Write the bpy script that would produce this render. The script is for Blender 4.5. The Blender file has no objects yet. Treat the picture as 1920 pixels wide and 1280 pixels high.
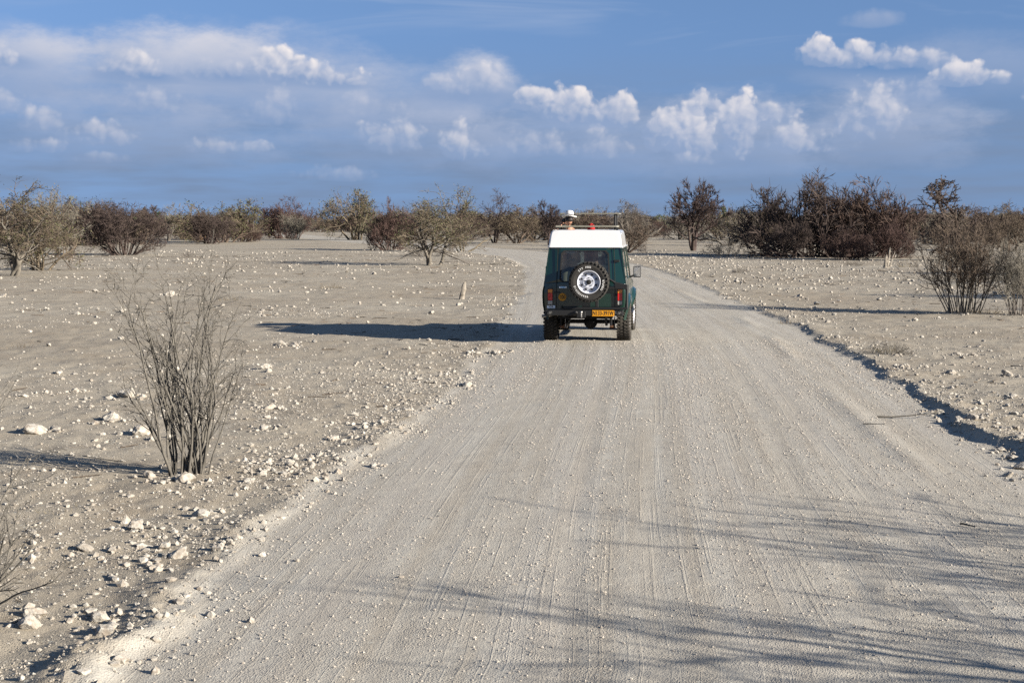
import bpy, bmesh, math, random
import numpy as np
from mathutils import Vector, Matrix

# ------------------------------------------------------------------ scene, camera, light
SC = bpy.context.scene
COL = SC.collection
R = math.radians
H_CAM, F_PX, PITCH = 2.48, 2667.0, math.atan(222 / 2667.0)

cam_d = bpy.data.cameras.new('camera')
cam_d.sensor_width = 36.0
cam_d.lens = 36.0 * F_PX / 1920.0
cam_d.clip_start = 0.1
cam_d.clip_end = 9000
cam = bpy.data.objects.new('camera', cam_d)
cam.location = (0, 0, H_CAM)
cam.rotation_euler = (math.pi / 2 - PITCH, 0, 0)
COL.objects.link(cam)
SC.camera = cam

SC.view_settings.view_transform = 'Standard'
SC.view_settings.look = 'None'
SC.view_settings.gamma = 1
SC.view_settings.use_curve_mapping = False
SC.view_settings.exposure = 1.60
SC.cycles.use_denoising = False
SC.cycles.max_bounces = 8
SC.cycles.diffuse_bounces = 3
SC.cycles.transparent_max_bounces = 12
SC.cycles.sample_clamp_indirect = 6

SUN_EL = R(18.0)
SUN_AZ = math.atan2(0.887, -0.46)          # clockwise from +Y (the view direction)
to_sun = Vector((math.sin(SUN_AZ) * math.cos(SUN_EL), math.cos(SUN_AZ) * math.cos(SUN_EL), math.sin(SUN_EL)))
sun_d = bpy.data.lights.new('sun', 'SUN')
sun_d.energy = 5.0
sun_d.angle = R(0.53)
sun_d.color = (1.0, 0.925, 0.82)
sun = bpy.data.objects.new('sun', sun_d)
sun.rotation_euler = to_sun.to_track_quat('Z', 'Y').to_euler()
sun.location = (30, -20, 30)
COL.objects.link(sun)

world = bpy.data.worlds.new('World')
SC.world = world
world.use_nodes = True


class NT:
    """tiny node-tree writer: values, sockets and vectors go in, sockets come out"""
    def __init__(self, tree):
        self.t = tree

    def _set(self, sock, v):
        if isinstance(v, bpy.types.NodeSocket):
            self.t.links.new(v, sock)
        else:
            sock.default_value = v

    def n(self, kind, ins=None, out=0, **props):
        nd = self.t.nodes.new(kind)
        for k, v in props.items():
            setattr(nd, k, v)
        for k, v in (ins or {}).items():
            self._set(nd.inputs[k], v)
        return nd.outputs[out] if out is not None else nd

    def m(self, op, a, b=None, c=None, clamp=False):
        nd = self.t.nodes.new('ShaderNodeMath')
        nd.operation = op
        nd.use_clamp = clamp
        for i, v in enumerate((a, b, c)):
            if v is not None:
                self._set(nd.inputs[i], v)
        return nd.outputs[0]

    def mix(self, f, a, b):
        nd = self.t.nodes.new('ShaderNodeMix')
        nd.data_type = 'RGBA'
        self._set(nd.inputs[0], f)
        self._set(nd.inputs[6], a)
        self._set(nd.inputs[7], b)
        return nd.outputs[2]

    def mapr(self, v, a, b, c=0.0, d=1.0, smooth=False):
        nd = self.t.nodes.new('ShaderNodeMapRange')
        nd.interpolation_type = 'SMOOTHSTEP' if smooth else 'LINEAR'
        for i, x in enumerate((v, a, b, c, d)):
            self._set(nd.inputs[i], x)
        return nd.outputs[0]

    def noise(self, vec, scale, detail=4, rough=0.55, out=0, dist=0.0, dim='3D'):
        return self.n('ShaderNodeTexNoise', {'Vector': vec, 'Scale': scale, 'Detail': detail, 'Roughness': rough, 'Distortion': dist}, out, noise_dimensions=dim)


SKY_STRENGTH = 0.065


def build_world():
    t = world.node_tree
    t.nodes.clear()
    N = NT(t)
    sky = t.nodes.new('ShaderNodeTexSky')
    sky.sky_type = 'NISHITA'
    sky.sun_disc = False
    sky.sun_elevation = SUN_EL
    sky.sun_rotation = SUN_AZ
    sky.altitude = 1100
    sky.air_density = 1.0
    sky.dust_density = 0.3
    sky.ozone_density = 3.0
    gd = N.n('ShaderNodeTexCoord', out='Generated')
    lift = N.n('ShaderNodeVectorMath', {0: gd, 1: (1, 1, 0.75), 2: (0, 0, SKY_LIFT)}, operation='MULTIPLY_ADD')   # clear dry air: no white glare at the horizon
    t.links.new(N.n('ShaderNodeVectorMath', {0: lift}, operation='NORMALIZE'), sky.inputs[0])
    base = N.n('ShaderNodeHueSaturation', {'Saturation': SKY_SAT, 'Value': 1.0, 'Color': sky.outputs[0]})
    base = N.n('ShaderNodeMix', {0: 1.0, 6: base, 7: SKY_TINT}, 2, data_type='RGBA', blend_type='MULTIPLY')
    co = N.n('ShaderNodeTexCoord', out='Generated')
    sp = N.n('ShaderNodeSeparateXYZ', {0: co}, out=None)
    x, y, z = sp.outputs
    U = N.m('MULTIPLY', N.m('ARCTAN2', x, y), 180 / math.pi)
    V = N.m('MULTIPLY', N.m('ARCSINE', z), 180 / math.pi)
    P = N.n('ShaderNodeCombineXYZ', {0: U, 1: V, 2: 0.0})
    # the bank of clouds goes on all round the horizon
    UF = N.m('SUBTRACT', N.m('PINGPONG', N.m('ADD', U, 20.4), 40.8), 20.4)

    def relief(vec):
        v1 = N.n('ShaderNodeTexVoronoi', {'Vector': vec, 'Scale': 0.82, 'Detail': 2.0, 'Roughness': 0.55, 'Lacunarity': 2.2}, 0,
                 feature='F1', voronoi_dimensions='2D')
        n1 = N.noise(vec, 1.1, 6, 0.6, dim='2D')
        return N.m('ADD', N.m('MULTIPLY', N.m('SUBTRACT', 0.42, v1), 1.35), N.m('MULTIPLY', N.m('SUBTRACT', n1, 0.5), 1.1))
    wn = N.noise(P, 1.3, 2, 0.5, out=1, dim='2D')
    wv = N.n('ShaderNodeVectorMath', {0: wn, 1: (0.5, 0.5, 0.5)}, operation='SUBTRACT')
    Pw = N.n('ShaderNodeVectorMath', {0: wv, 1: (0.35, 0.35, 0.0), 2: P}, operation='MULTIPLY_ADD')
    Pw2 = N.n('ShaderNodeVectorMath', {0: Pw, 1: (0.20, 0.15, 0.0)}, operation='ADD')
    F0 = relief(Pw)
    LIT = N.m('SUBTRACT', F0, relief(Pw2))

    # one puff: a dome on a flat base, laid over what is behind it
    g = bpy.data.node_groups.new('cumulus_puff', 'ShaderNodeTree')
    for nm in ('U', 'V', 'F', 'L', 'cx', 'cb', 'rx', 'rh', 'amp', 'soft', 'T', 'B', 'A', 'S'):
        g.interface.new_socket(nm, in_out='INPUT', socket_type='NodeSocketFloat')
    for nm in ('A', 'S'):
        g.interface.new_socket(nm, in_out='OUTPUT', socket_type='NodeSocketFloat')
    G = NT(g)
    gi = g.nodes.new('NodeGroupInput').outputs
    go = g.nodes.new('NodeGroupOutput')
    dx = G.m('DIVIDE', G.m('SUBTRACT', gi['U'], gi['cx']), gi['rx'])
    dy0 = G.m('DIVIDE', G.m('SUBTRACT', gi['V'], gi['cb']), gi['rh'])
    dy = G.m('MAXIMUM', dy0, G.m('MULTIPLY', dy0, -3.0))
    s = G.m('ADD', G.m('MULTIPLY', dx, dx), G.m('MULTIPLY', dy, dy))
    mm = G.m('ADD', G.m('SUBTRACT', 0.85, s), G.m('MULTIPLY', gi['F'], gi['amp']))
    al = G.m('MULTIPLY', G.mapr(mm, 0.0, gi['soft'], smooth=True), gi['T'])
    sh = G.m('ADD', G.m('ADD', G.m('MULTIPLY', dy0, 0.95), G.m('MULTIPLY', dx, 0.30)), G.m('ADD', G.m('MULTIPLY', gi['L'], 0.42), 0.10), clamp=True)
    al = G.m('MULTIPLY', al, G.mapr(dy0, -0.35, 0.45, 0.45, 1.0))
    sh = G.m('MULTIPLY', sh, gi['B'])
    keep = G.m('SUBTRACT', 1.0, al)
    g.links.new(G.m('MULTIPLY_ADD', gi['A'], keep, al), go.inputs['A'])
    g.links.new(G.m('MULTIPLY_ADD', gi['S'], keep, G.m('MULTIPLY', sh, al)), go.inputs['S'])

    # high thin cirrus, drawn out sideways
    Pc = N.n('ShaderNodeVectorMath', {0: P, 1: (0.075, 0.55, 0.0)}, operation='MULTIPLY')
    ci = N.mapr(N.noise(Pc, 1.0, 4, 0.6, dist=0.6, dim='2D'), 0.50, 0.80, 0.0, 0.42, smooth=True)
    ci = N.m('MULTIPLY', ci, N.mapr(V, 3.5, 7.5, 0.15, 1.0))
    high = N.mix(ci, base, HIGH_CLOUD)
    low = N.m('MULTIPLY', N.mapr(V, 2.5, 8.0, 1.0, 0.0, True), N.mapr(N.noise(Pc, 2.3, 3, 0.6, dim='2D'), 0.3, 0.7, 0.55, 0.95))
    SOFT = N.m('MULTIPLY', N.m('SUBTRACT', N.noise(N.n('ShaderNodeVectorMath', {0: P, 1: (0.35, 0.8, 0.0)}, operation='MULTIPLY'), 1.0, 6, 0.62, dim='2D'), 0.5), 3.0)
    behind = N.mix(low, high, VEIL)

    def bank(lo, hi):
        """the heaps that reach into one stretch of the horizon"""
        A, S = 0.0, 0.0
        for (cx, top, cb, rx, T, B, amp, soft) in CLOUDS:     # (centre x, top, base, half width) at 46.55 per degree
            c, w = (cx - 960) / 46.55, 1.6 * rx / 46.55
            if c + w < lo or c - w > hi:
                continue
            nd = t.nodes.new('ShaderNodeGroup')
            nd.node_tree = g
            for k, v in dict(U=UF, V=V, F=SOFT if soft >= 0.8 else F0, L=N.m('MULTIPLY', SOFT, 0.12) if soft >= 0.8 else LIT, cx=c, cb=(418 - cb) / 46.55, rx=rx * (1.18 if soft < 0.8 else 1.0) / 46.55, rh=max(cb - top, 4) / 46.55,
                             amp=amp, soft=soft, T=T, B=B, A=A, S=S).items():
                N._set(nd.inputs[k], v)
            A, S = nd.outputs[0], nd.outputs[1]
        col = N.mix(A, behind, (0, 0, 0, 1))
        shd = N.n('ShaderNodeVectorMath', {0: CLOUD_SHADE[:3], 'Scale': N.m('SUBTRACT', A, S)}, operation='SCALE')
        lit = N.n('ShaderNodeVectorMath', {0: CLOUD_LIT[:3], 'Scale': S}, operation='SCALE')
        col = N.n('ShaderNodeVectorMath', {0: col, 1: shd}, operation='ADD')
        col = N.n('ShaderNodeVectorMath', {0: col, 1: lit}, operation='ADD')
        return N.n('ShaderNodeBackground', {'Color': col, 'Strength': SKY_STRENGTH})
    NS = 8
    edges = [-20.4 + 40.8 * i / NS for i in range(NS + 1)]
    sh = bank(edges[-2], edges[-1])
    for i in range(NS - 2, -1, -1):
        sh = N.n('ShaderNodeMixShader', {0: N.m('GREATER_THAN', UF, edges[i + 1]), 1: bank(edges[i], edges[i + 1]), 2: sh})
    # above and below the bank there is only sky and cirrus
    inband = N.m('MULTIPLY', N.m('GREATER_THAN', V, -0.5), N.m('LESS_THAN', V, 9.6))
    sh = N.n('ShaderNodeMixShader', {0: inband, 1: N.n('ShaderNodeBackground', {'Color': high, 'Strength': SKY_STRENGTH}), 2: sh})
    t.links.new(sh, N.n('ShaderNodeOutputWorld', out=None).inputs[0])
    world.cycles.sampling_method = 'MANUAL'
    world.cycles.sample_map_resolution = 256


SKY_SAT = 1.0
SKY_LIFT = 0.30
SKY_TINT = (0.97, 0.94, 0.95, 1)
HIGH_CLOUD = (2.1, 2.55, 3.5, 1)
VEIL = (1.0, 1.42, 2.22, 1)
CLOUD_SHADE = (1.48, 1.97, 3.0, 1)
CLOUD_LIT = (4.5, 4.25, 4.25, 1)
CLOUDS = [
    # wide hazy sheets first
    (440, 20, 200, 400, 0.72, 0.62, 0.26, 0.9), (60, 40, 190, 260, 0.72, 0.58, 0.26, 0.9), (660, 90, 215, 300, 0.62, 0.50, 0.3, 0.9), (890, 88, 200, 130, 0.75, 0.72, 0.4, 0.8),
    (1800, 56, 175, 290, 0.45, 0.40, 0.3, 0.9), (1080, 150, 300, 380, 0.55, 0.42, 0.4, 0.9), (1640, 120, 285, 230, 0.66, 0.50, 0.45, 0.8),
    (260, 130, 290, 380, 0.55, 0.36, 0.45, 0.9), (760, 140, 285, 300, 0.55, 0.38, 0.45, 0.9), (1370, 150, 300, 230, 0.62, 0.45, 0.4, 0.8),
    (330, 36, 168, 200, 0.88, 0.95, 0.34, 0.85), (480, 42, 165, 150, 0.88, 0.95, 0.34, 0.85), (110, 60, 165, 150, 0.8, 0.8, 0.34, 0.85),
    # dark flat bases
    (270, 138, 166, 110, 0.75, -0.55, 0.3, 0.8), (420, 132, 164, 100, 0.7, -0.55, 0.3, 0.8), (575, 134, 170, 150, 0.8, -0.6, 0.3, 0.8), (40, 118, 148, 110, 0.6, -0.5, 0.3, 0.8),
    (1610, 108, 164, 165, 0.88, -0.5, 0.3, 0.8), (1720, 150, 205, 110, 0.7, -0.4, 0.35, 0.8), (860, 160, 200, 190, 0.5, -0.4, 0.35, 0.9), (1085, 200, 236, 120, 0.55, -0.45, 0.35, 0.8),
    # the crisper heaps
    (5, 66, 138, 80, 0.95, 0.95, 0.42, 0.5), (30, 142, 212, 70, 0.8, 0.68, 0.45, 0.6), (115, 198, 250, 50, 0.6, 0.68, 0.5, 0.6), (205, 222, 270, 90, 0.65, 0.7, 0.5, 0.6),
    (265, 96, 150, 84, 0.9, 0.82, 0.42, 0.5), (395, 104, 150, 90, 0.85, 0.6, 0.42, 0.55), (505, 88, 150, 44, 0.9, 0.9, 0.42, 0.34), (545, 82, 152, 52, 0.95, 1.05, 0.42, 0.30), (622, 110, 160, 78, 0.95, 0.98, 0.5, 0.42),
    (430, 246, 283, 95, 0.6, 0.75, 0.5, 0.6), (290, 160, 210, 95, 0.55, 0.6, 0.5, 0.7), (525, 155, 226, 72, 0.55, 0.6, 0.5, 0.7), (690, 165, 215, 90, 0.5, 0.55, 0.5, 0.7),
    (735, 204, 275, 78, 0.7, 0.75, 0.5, 0.6), (870, 206, 284, 56, 0.8, 0.9, 0.45, 0.5), (905, 104, 170, 74, 0.8, 0.80, 0.42, 0.55), (835, 128, 175, 60, 0.7, 0.72, 0.42, 0.6),
    (1000, 150, 200, 52, 0.9, 0.95, 0.42, 0.34), (1062, 146, 218, 70, 0.95, 1.02, 0.42, 0.30), (1150, 162, 228, 62, 0.92, 0.92, 0.42, 0.30), (1000, 226, 284, 80, 0.6, 0.66, 0.5, 0.65), (1120, 226, 288, 75, 0.6, 0.7, 0.5, 0.65),
    (1243, 168, 264, 46, 0.9, 0.92, 0.42, 0.34), (1290, 176, 274, 62, 0.92, 0.98, 0.42, 0.30), (1318, 160, 212, 38, 0.85, 0.92, 0.42, 0.34), (1380, 142, 268, 46, 0.92, 1.0, 0.42, 0.34),
    (1430, 176, 230, 62, 0.75, 0.75, 0.45, 0.6), (1475, 214, 278, 95, 0.8, 0.85, 0.5, 0.5), (1615, 140, 245, 78, 0.85, 0.88, 0.45, 0.55), (1700, 150, 196, 80, 0.7, 0.55, 0.45, 0.6),
    (1515, 70, 126, 54, 0.95, 1.05, 0.42, 0.28), (1585, 76, 130, 48, 0.95, 1.0, 0.45, 0.4), (1650, 84, 134, 52, 0.92, 0.85, 0.45, 0.45), (1718, 96, 138, 44, 0.85, 0.75, 0.45, 0.5),
    (1765, 122, 170, 56, 0.92, 1.0, 0.42, 0.30), (1836, 144, 172, 26, 0.85, 0.92, 0.42, 0.5), (1905, 122, 200, 42, 0.9, 0.92, 0.42, 0.34), (1912, 204, 275, 36, 0.75, 0.8, 0.42, 0.5),
    (1612, 30, 64, 70, 0.8, 0.10, 0.3, 0.7), (1290, 282, 308, 56, 0.45, 0.6, 0.5, 0.7), (110, 258, 288, 66, 0.5, 0.6, 0.5, 0.7), (640, 302, 334, 110, 0.45, 0.5, 0.5, 0.7),
    (5, 242, 296, 34, 0.7, 0.7, 0.42, 0.6), (215, 284, 306, 70, 0.4, 0.5, 0.5, 0.7),
]
build_world()

# ------------------------------------------------------------------ helpers
def tag(o, label=None, cat=None, group=None, kind=None):
    if label: o['label'] = label
    if cat: o['category'] = cat
    if group: o['group'] = group
    if kind: o['kind'] = kind
    return o


def mesh_obj(name, V, F, mat=None, parent=None, smooth=False, link=True):
    me = bpy.data.meshes.new(name)
    me.from_pydata(V if isinstance(V, list) else np.asarray(V).tolist(), [], F if isinstance(F, list) else np.asarray(F).tolist())
    if smooth:
        me.polygons.foreach_set('use_smooth', np.ones(len(me.polygons), dtype=bool))
    if mat is not None:
        me.materials.append(mat)
    me.update()
    o = bpy.data.objects.new(name, me)
    if link:
        COL.objects.link(o)
    if parent is not None:
        o.parent = parent
    return o


def empty(name, loc=(0, 0, 0), rz=0.0):
    o = bpy.data.objects.new(name, None)
    o.location = loc
    o.rotation_euler = (0, 0, rz)
    o.empty_display_size = 0.2
    COL.objects.link(o)
    return o


def copy_tree(o, parent=None):
    c = o.copy()
    COL.objects.link(c)
    if parent is not None:
        c.parent = parent
    for ch in list(o.children):
        copy_tree(ch, c)
    return c


def at(px, py):
    """where the ray through a spot of the 1920-wide picture meets level ground"""
    dx, dz = (px - 960) / F_PX, -(py - 640) / F_PX
    wy = math.cos(PITCH) + dz * math.sin(PITCH)
    wz = -math.sin(PITCH) + dz * math.cos(PITCH)
    k = -H_CAM / wz
    return dx * k, wy * k


def hash2(ix, iy, seed):
    h = (ix.astype(np.int64) * 374761393 + iy.astype(np.int64) * 668265263 + seed * 974634777) & 0xFFFFFFFF
    h = ((h ^ (h >> 13)) * 1274126177) & 0xFFFFFFFF
    return ((h ^ (h >> 16)) & 0xFFFFFF) / float(0xFFFFFF)


def vnoise(x, y, seed=0):
    x0, y0 = np.floor(x), np.floor(y)
    fx, fy = x - x0, y - y0
    fx, fy = fx * fx * (3 - 2 * fx), fy * fy * (3 - 2 * fy)
    ix, iy = x0.astype(np.int64), y0.astype(np.int64)
    a, b = hash2(ix, iy, seed), hash2(ix + 1, iy, seed)
    c, d = hash2(ix, iy + 1, seed), hash2(ix + 1, iy + 1, seed)
    return (a + (b - a) * fx) * (1 - fy) + (c + (d - c) * fx) * fy


def fbm(x, y, sc, oc=4, seed=0, gain=0.5):
    s, a, t = 0.0, 1.0, 0.0
    for i in range(oc):
        s = s + a * (vnoise(x / sc, y / sc, seed + i * 17) - 0.5)
        t += a
        a *= gain
        sc = sc / 2.03
    return s / t * 2


def sstep(a, b, x):
    t = np.clip((x - a) / (b - a), 0, 1)
    return t * t * (3 - 2 * t)


def ico(sub):
    bm = bmesh.new()
    bmesh.ops.create_icosphere(bm, subdivisions=sub, radius=1)
    V = np.array([v.co[:] for v in bm.verts])
    F = np.array([[v.index for v in f.verts] for f in bm.faces])
    bm.free()
    return V, F


# ------------------------------------------------------------------ the track
ROAD_PTS = [(1.2, -60), (1.2, -20), (1.2, 4), (1.3, 8), (1.5, 11), (1.85, 15), (2.55, 22), (3.1, 29), (3.4, 36), (3.7, 47), (4.1, 64), (4.0, 84), (2.0, 108),
            (-4.5, 138), (-13, 168), (-24, 205), (-38, 260), (-56, 330), (-100, 430), (-190, 560)]


def catmull(pts, n=10):
    P = [np.array(p, float) for p in pts]
    out = []
    for i in range(len(P) - 1):
        p0, p1, p2, p3 = P[max(i - 1, 0)], P[i], P[i + 1], P[min(i + 2, len(P) - 1)]
        for k in range(n):
            t = k / n
            m1, m2 = (p2 - p0) / 2, (p3 - p1) / 2
            out.append((2 * t**3 - 3 * t**2 + 1) * p1 + (t**3 - 2 * t**2 + t) * m1 + (-2 * t**3 + 3 * t**2) * p2 + (t**3 - t**2) * m2)
    out.append(P[-1])
    return np.array(out)


RC = catmull(ROAD_PTS)
RC_S = np.concatenate([[0], np.cumsum(np.linalg.norm(np.diff(RC, axis=0), axis=1))])


def road_st(x, y):
    """signed distance across the track (right is +) and length along it"""
    x, y = np.asarray(x, float).ravel(), np.asarray(y, float).ravel()
    best = np.full(x.shape, 1e18)
    sd, al = np.zeros(x.shape), np.zeros(x.shape)
    for i in range(len(RC) - 1):
        a, b = RC[i], RC[i + 1]
        d = b - a
        L = math.hypot(*d)
        t = np.clip(((x - a[0]) * d[0] + (y - a[1]) * d[1]) / (L * L), 0, 1)
        qx, qy = x - (a[0] + t * d[0]), y - (a[1] + t * d[1])
        dd = qx * qx + qy * qy
        m = dd < best
        best = np.where(m, dd, best)
        sg = np.sign(qx * d[1] - qy * d[0])
        sd = np.where(m, np.sqrt(dd) * sg, sd)
        al = np.where(m, RC_S[i] + t * L, al)
    return sd, al


HALF = 3.45


def edge_wob(al, side):
    return fbm(al, np.zeros_like(al) + side * 7.3, 5.0, 3, 5) * 0.38 + fbm(al, np.zeros_like(al) + side * 3.1, 0.9, 3, 9) * 0.24


def height(x, y, st=None):
    shp = np.shape(x)
    x, y = np.asarray(x, float).ravel(), np.asarray(y, float).ravel()
    sd, al = st if st is not None else road_st(x, y)
    near = np.clip(1 - np.hypot(x, y) / 90.0, 0, 1)
    z = fbm(x, y, 23.0, 3, 1) * 0.09 + fbm(x, y, 2.6, 4, 2) * 0.035
    rough = fbm(x, y, 0.55, 4, 3, 0.6) * 0.028 + fbm(x, y, 0.16, 3, 4, 0.65) * 0.016 * near
    # right-hand lip: the ground stands above the graded surface
    er = sd - HALF - edge_wob(al, 1)
    el = -sd - HALF - edge_wob(al, -1)
    off = np.maximum(er, el)
    inside = sstep(0.18, -0.22, off)
    lipvar = 0.65 + 0.7 * (fbm(al, np.sign(sd) * 31.0, 2.2, 3, 21) * 0.5 + 0.5)
    hr = 0.045 + 0.068 * np.clip(1 - (al - 71) / 15, 0, 1)     # higher near the camera
    crumb = np.maximum(0.1, 1 + 1.3 * fbm(x, y, 0.34, 4, 23, 0.7))
    lip_r = hr * np.exp(-np.maximum(er - 0.13, 0) / 1.6) * sstep(-0.03, 0.13, er) * (0.55 + 0.45 * lipvar) * (0.62 + 0.38 * crumb)
    hl = 0.015 + 0.040 * np.clip(1 - (al - 66) / 14, 0, 1)
    lip_l = hl * np.exp(-(np.maximum(el - 0.10, 0) / 0.26) ** 2) * sstep(-0.22, 0.10, el) * lipvar * crumb * np.clip(0.75 + 1.3 * fbm(al, al * 0 + 9, 2.8, 2, 44), 0.05, 1.5)
    zz = z * (1 - 0.75 * inside) + rough * (1 - 0.86 * inside) + lip_r * (sd > 0) + lip_l * (sd < 0)
    # crown, wheel ruts and a windrow of loose stuff near the right edge
    crown = 0.03 * (1 - np.clip(sd / HALF, -1, 1) ** 2)
    rut = 0.0
    for c, w, dep in ((-1.9, 0.13, 0.003), (-1.1, 0.09, 0.004), (-0.35, 0.12, 0.004), (0.95, 0.11, 0.004), (1.6, 0.09, 0.003)):
        cc = c + 0.12 * np.sin(al * 0.11 + c * 5)
        rut = rut - dep * np.exp(-((sd - cc) / w) ** 2)
    wr = 0.020 * np.exp(-((sd - 2.35 - 0.15 * np.sin(al * 0.21)) / 0.16) ** 2) * sstep(0.0, 0.45, fbm(al, al * 0 + 3, 4.0, 2, 33) + 0.15)
    zz = zz + inside * (crown + rut + wr + fbm(x, y, 0.35, 3, 12) * 0.004)
    return zz.reshape(shp)


def hz(x, y):
    return float(height(np.array([x]), np.array([y]))[0])


# ------------------------------------------------------------------ materials
def mat(name, color=(0.5, 0.5, 0.5), rough=0.8, metal=0.0, spec=0.3, var=0.12, scale=8.0, bump=0.0, bscale=60.0, coat=0.0, trans=0.0, col2=None, attr_rand=0.0):
    m = bpy.data.materials.new(name)
    m.use_nodes = True
    t = m.node_tree
    t.nodes.clear()
    N = NT(t)
    co = N.n('ShaderNodeTexCoord', out='Object')
    nz = N.noise(co, scale, 4, 0.6)
    c1 = tuple(color) + (1,)
    c2 = tuple(col2) + (1,) if col2 else tuple(max(0, c * (1 - 2.2 * var)) for c in color) + (1,)
    col = N.mix(N.mapr(nz, 0.3, 0.72), c2, c1)
    if attr_rand:
        rnd = N.n('ShaderNodeObjectInfo', out='Random')
        col = N.n('ShaderNodeHueSaturation', {'Hue': N.mapr(rnd, 0, 1, 0.5 - 0.04 * attr_rand, 0.5 + 0.03 * attr_rand), 'Value': N.mapr(rnd, 0, 1, 1 - 0.3 * attr_rand, 1 + 0.3 * attr_rand), 'Color': col})
    ins = {'Base Color': col, 'Roughness': N.mapr(nz, 0.2, 0.8, min(1, rough + 0.08), max(0.02, rough - 0.08)), 'Metallic': metal, 'Specular IOR Level': spec, 'Coat Weight': coat, 'Coat Roughness': 0.08, 'Transmission Weight': trans}
    if bump:
        ins['Normal'] = N.n('ShaderNodeBump', {'Strength': bump, 'Distance': 0.01, 'Height': N.noise(co, bscale, 4, 0.6)})
    sh = N.n('ShaderNodeBsdfPrincipled', ins)
    t.links.new(sh, N.n('ShaderNodeOutputMaterial', out=None).inputs[0])
    return m


def ground_mat(name):
    m = bpy.data.materials.new(name)
    m.use_nodes = True
    t = m.node_tree
    t.nodes.clear()
    N = NT(t)
    pos = N.n('ShaderNodeNewGeometry', out='Position')
    rd = N.n('ShaderNodeAttribute', {}, 'Fac', attribute_name='road')
    uv = N.n('ShaderNodeAttribute', {}, 'Vector', attribute_name='track')
    big = N.noise(pos, 0.16, 5, 0.6)
    mid = N.noise(pos, 1.1, 5, 0.62)
    fine = N.noise(pos, 14, 4, 0.65)
    # bare dusty calcrete soil
    soil = N.mix(N.mapr(big, 0.35, 0.68), (0.239, 0.204, 0.153, 1), (0.302, 0.271, 0.214, 1))
    soil = N.mix(N.m('MULTIPLY', N.mapr(mid, 0.5, 0.72), 0.55), soil, (0.182, 0.143, 0.099, 1))
    litter = N.mapr(N.noise(pos, 3.3, 6, 0.72, dist=0.4), 0.60, 0.72)
    soil = N.mix(N.m('MULTIPLY', litter, 0.45), soil, (0.120, 0.089, 0.057, 1))
    # graded gravel, paler, streaked along the track
    stv = N.n('ShaderNodeVectorMath', {0: uv, 1: (5.0, 0.11, 1.0)}, operation='MULTIPLY')
    streak = N.noise(stv, 1.0, 4, 0.6)
    stf = N.noise(N.n('ShaderNodeVectorMath', {0: uv, 1: (26.0, 0.22, 1.0)}, operation='MULTIPLY'), 1.0, 3, 0.6)
    road = N.mix(N.mapr(streak, 0.36, 0.66), (0.290, 0.263, 0.216, 1), (0.347, 0.327, 0.281, 1))
    road = N.mix(N.m('MULTIPLY', N.mapr(mid, 0.42, 0.7), 0.35), road, (0.278, 0.244, 0.196, 1))
    # paler, packed wheel paths and darker loose stuff between them
    tx = N.n('ShaderNodeSeparateXYZ', {0: uv}, 0)
    ty = N.n('ShaderNodeSeparateXYZ', {0: uv}, 1)
    wav = N.m('MULTIPLY', N.m('SUBTRACT', N.noise(N.n('ShaderNodeCombineXYZ', {0: ty}), 0.09, 2, 0.5), 0.5), 1.4)
    ph = N.m('MULTIPLY', N.m('ADD', N.m('ADD', tx, wav), 0.2), 2 * math.pi / 1.45)
    path = N.m('MULTIPLY', N.mapr(N.m('SINE', ph), 0.1, 0.9, smooth=True), N.mapr(mid, 0.3, 0.6, 0.2, 1.0))
    road = N.mix(N.m('MULTIPLY', path, 0.22), road, (0.372, 0.352, 0.318, 1))
    rim = N.noise(pos, 0.9, 4, 0.6)
    rmask = N.mapr(N.m('ADD', rd, N.m('MULTIPLY', N.m('SUBTRACT', rim, 0.5), 0.7)), 0.3, 0.7, smooth=True)
    col = N.mix(rmask, soil, road)
    # chips of pale stone, with dark crumbs between
    vo = N.n('ShaderNodeTexVoronoi', {'Vector': pos, 'Scale': 24.0, 'Randomness': 1.0}, None, feature='F1')
    cell = N.n('ShaderNodeSeparateColor', {0: vo.outputs['Color']}, None)
    isst = N.m('MULTIPLY', N.m('LESS_THAN', cell.outputs[0], 0.16), N.m('LESS_THAN', vo.outputs['Distance'], N.mapr(cell.outputs[1], 0, 1, 0.12, 0.42)))
    col = N.mix(N.m('MULTIPLY', isst, 0.75), col, (0.391, 0.372, 0.314, 1))
    dark = N.m('MULTIPLY', N.m('GREATER_THAN', cell.outputs[0], 0.95), N.m('LESS_THAN', vo.outputs['Distance'], 0.25))
    col = N.mix(N.m('MULTIPLY', dark, N.mapr(rd, 0, 1, 0.7, 0.2)), col, (0.095, 0.073, 0.053, 1))
    v2 = N.n('ShaderNodeTexVoronoi', {'Vector': pos, 'Scale': 75.0, 'Randomness': 1.0}, None, feature='F1')
    grain = N.m('MULTIPLY', N.mapr(v2.outputs['Distance'], 0.0, 0.6, 1.0, 0.0), N.mapr(N.noise(pos, 2.2, 3, 0.6), 0.35, 0.65, 0.35, 1.0))
    col = N.mix(N.mapr(fine, 0.2, 0.8, 0.0, 0.22), col, (0.159, 0.134, 0.103, 1))
    hgt = N.m('ADD', N.m('MULTIPLY', grain, 0.55), N.m('MULTIPLY', N.noise(pos, 9, 5, 0.7), 1.0))
    hgt = N.m('ADD', hgt, N.m('MULTIPLY', isst, 0.5))
    hgt = N.m('ADD', hgt, N.m('MULTIPLY', N.m('MULTIPLY', N.mapr(stf, 0.55, 0.68), rd), 0.22))
    bp = N.n('ShaderNodeBump', {'Strength': 0.55, 'Distance': 0.016, 'Height': hgt})
    sh = N.n('ShaderNodeBsdfPrincipled', {'Base Color': col, 'Roughness': 0.95, 'Specular IOR Level': 0.15, 'Normal': bp})
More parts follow.
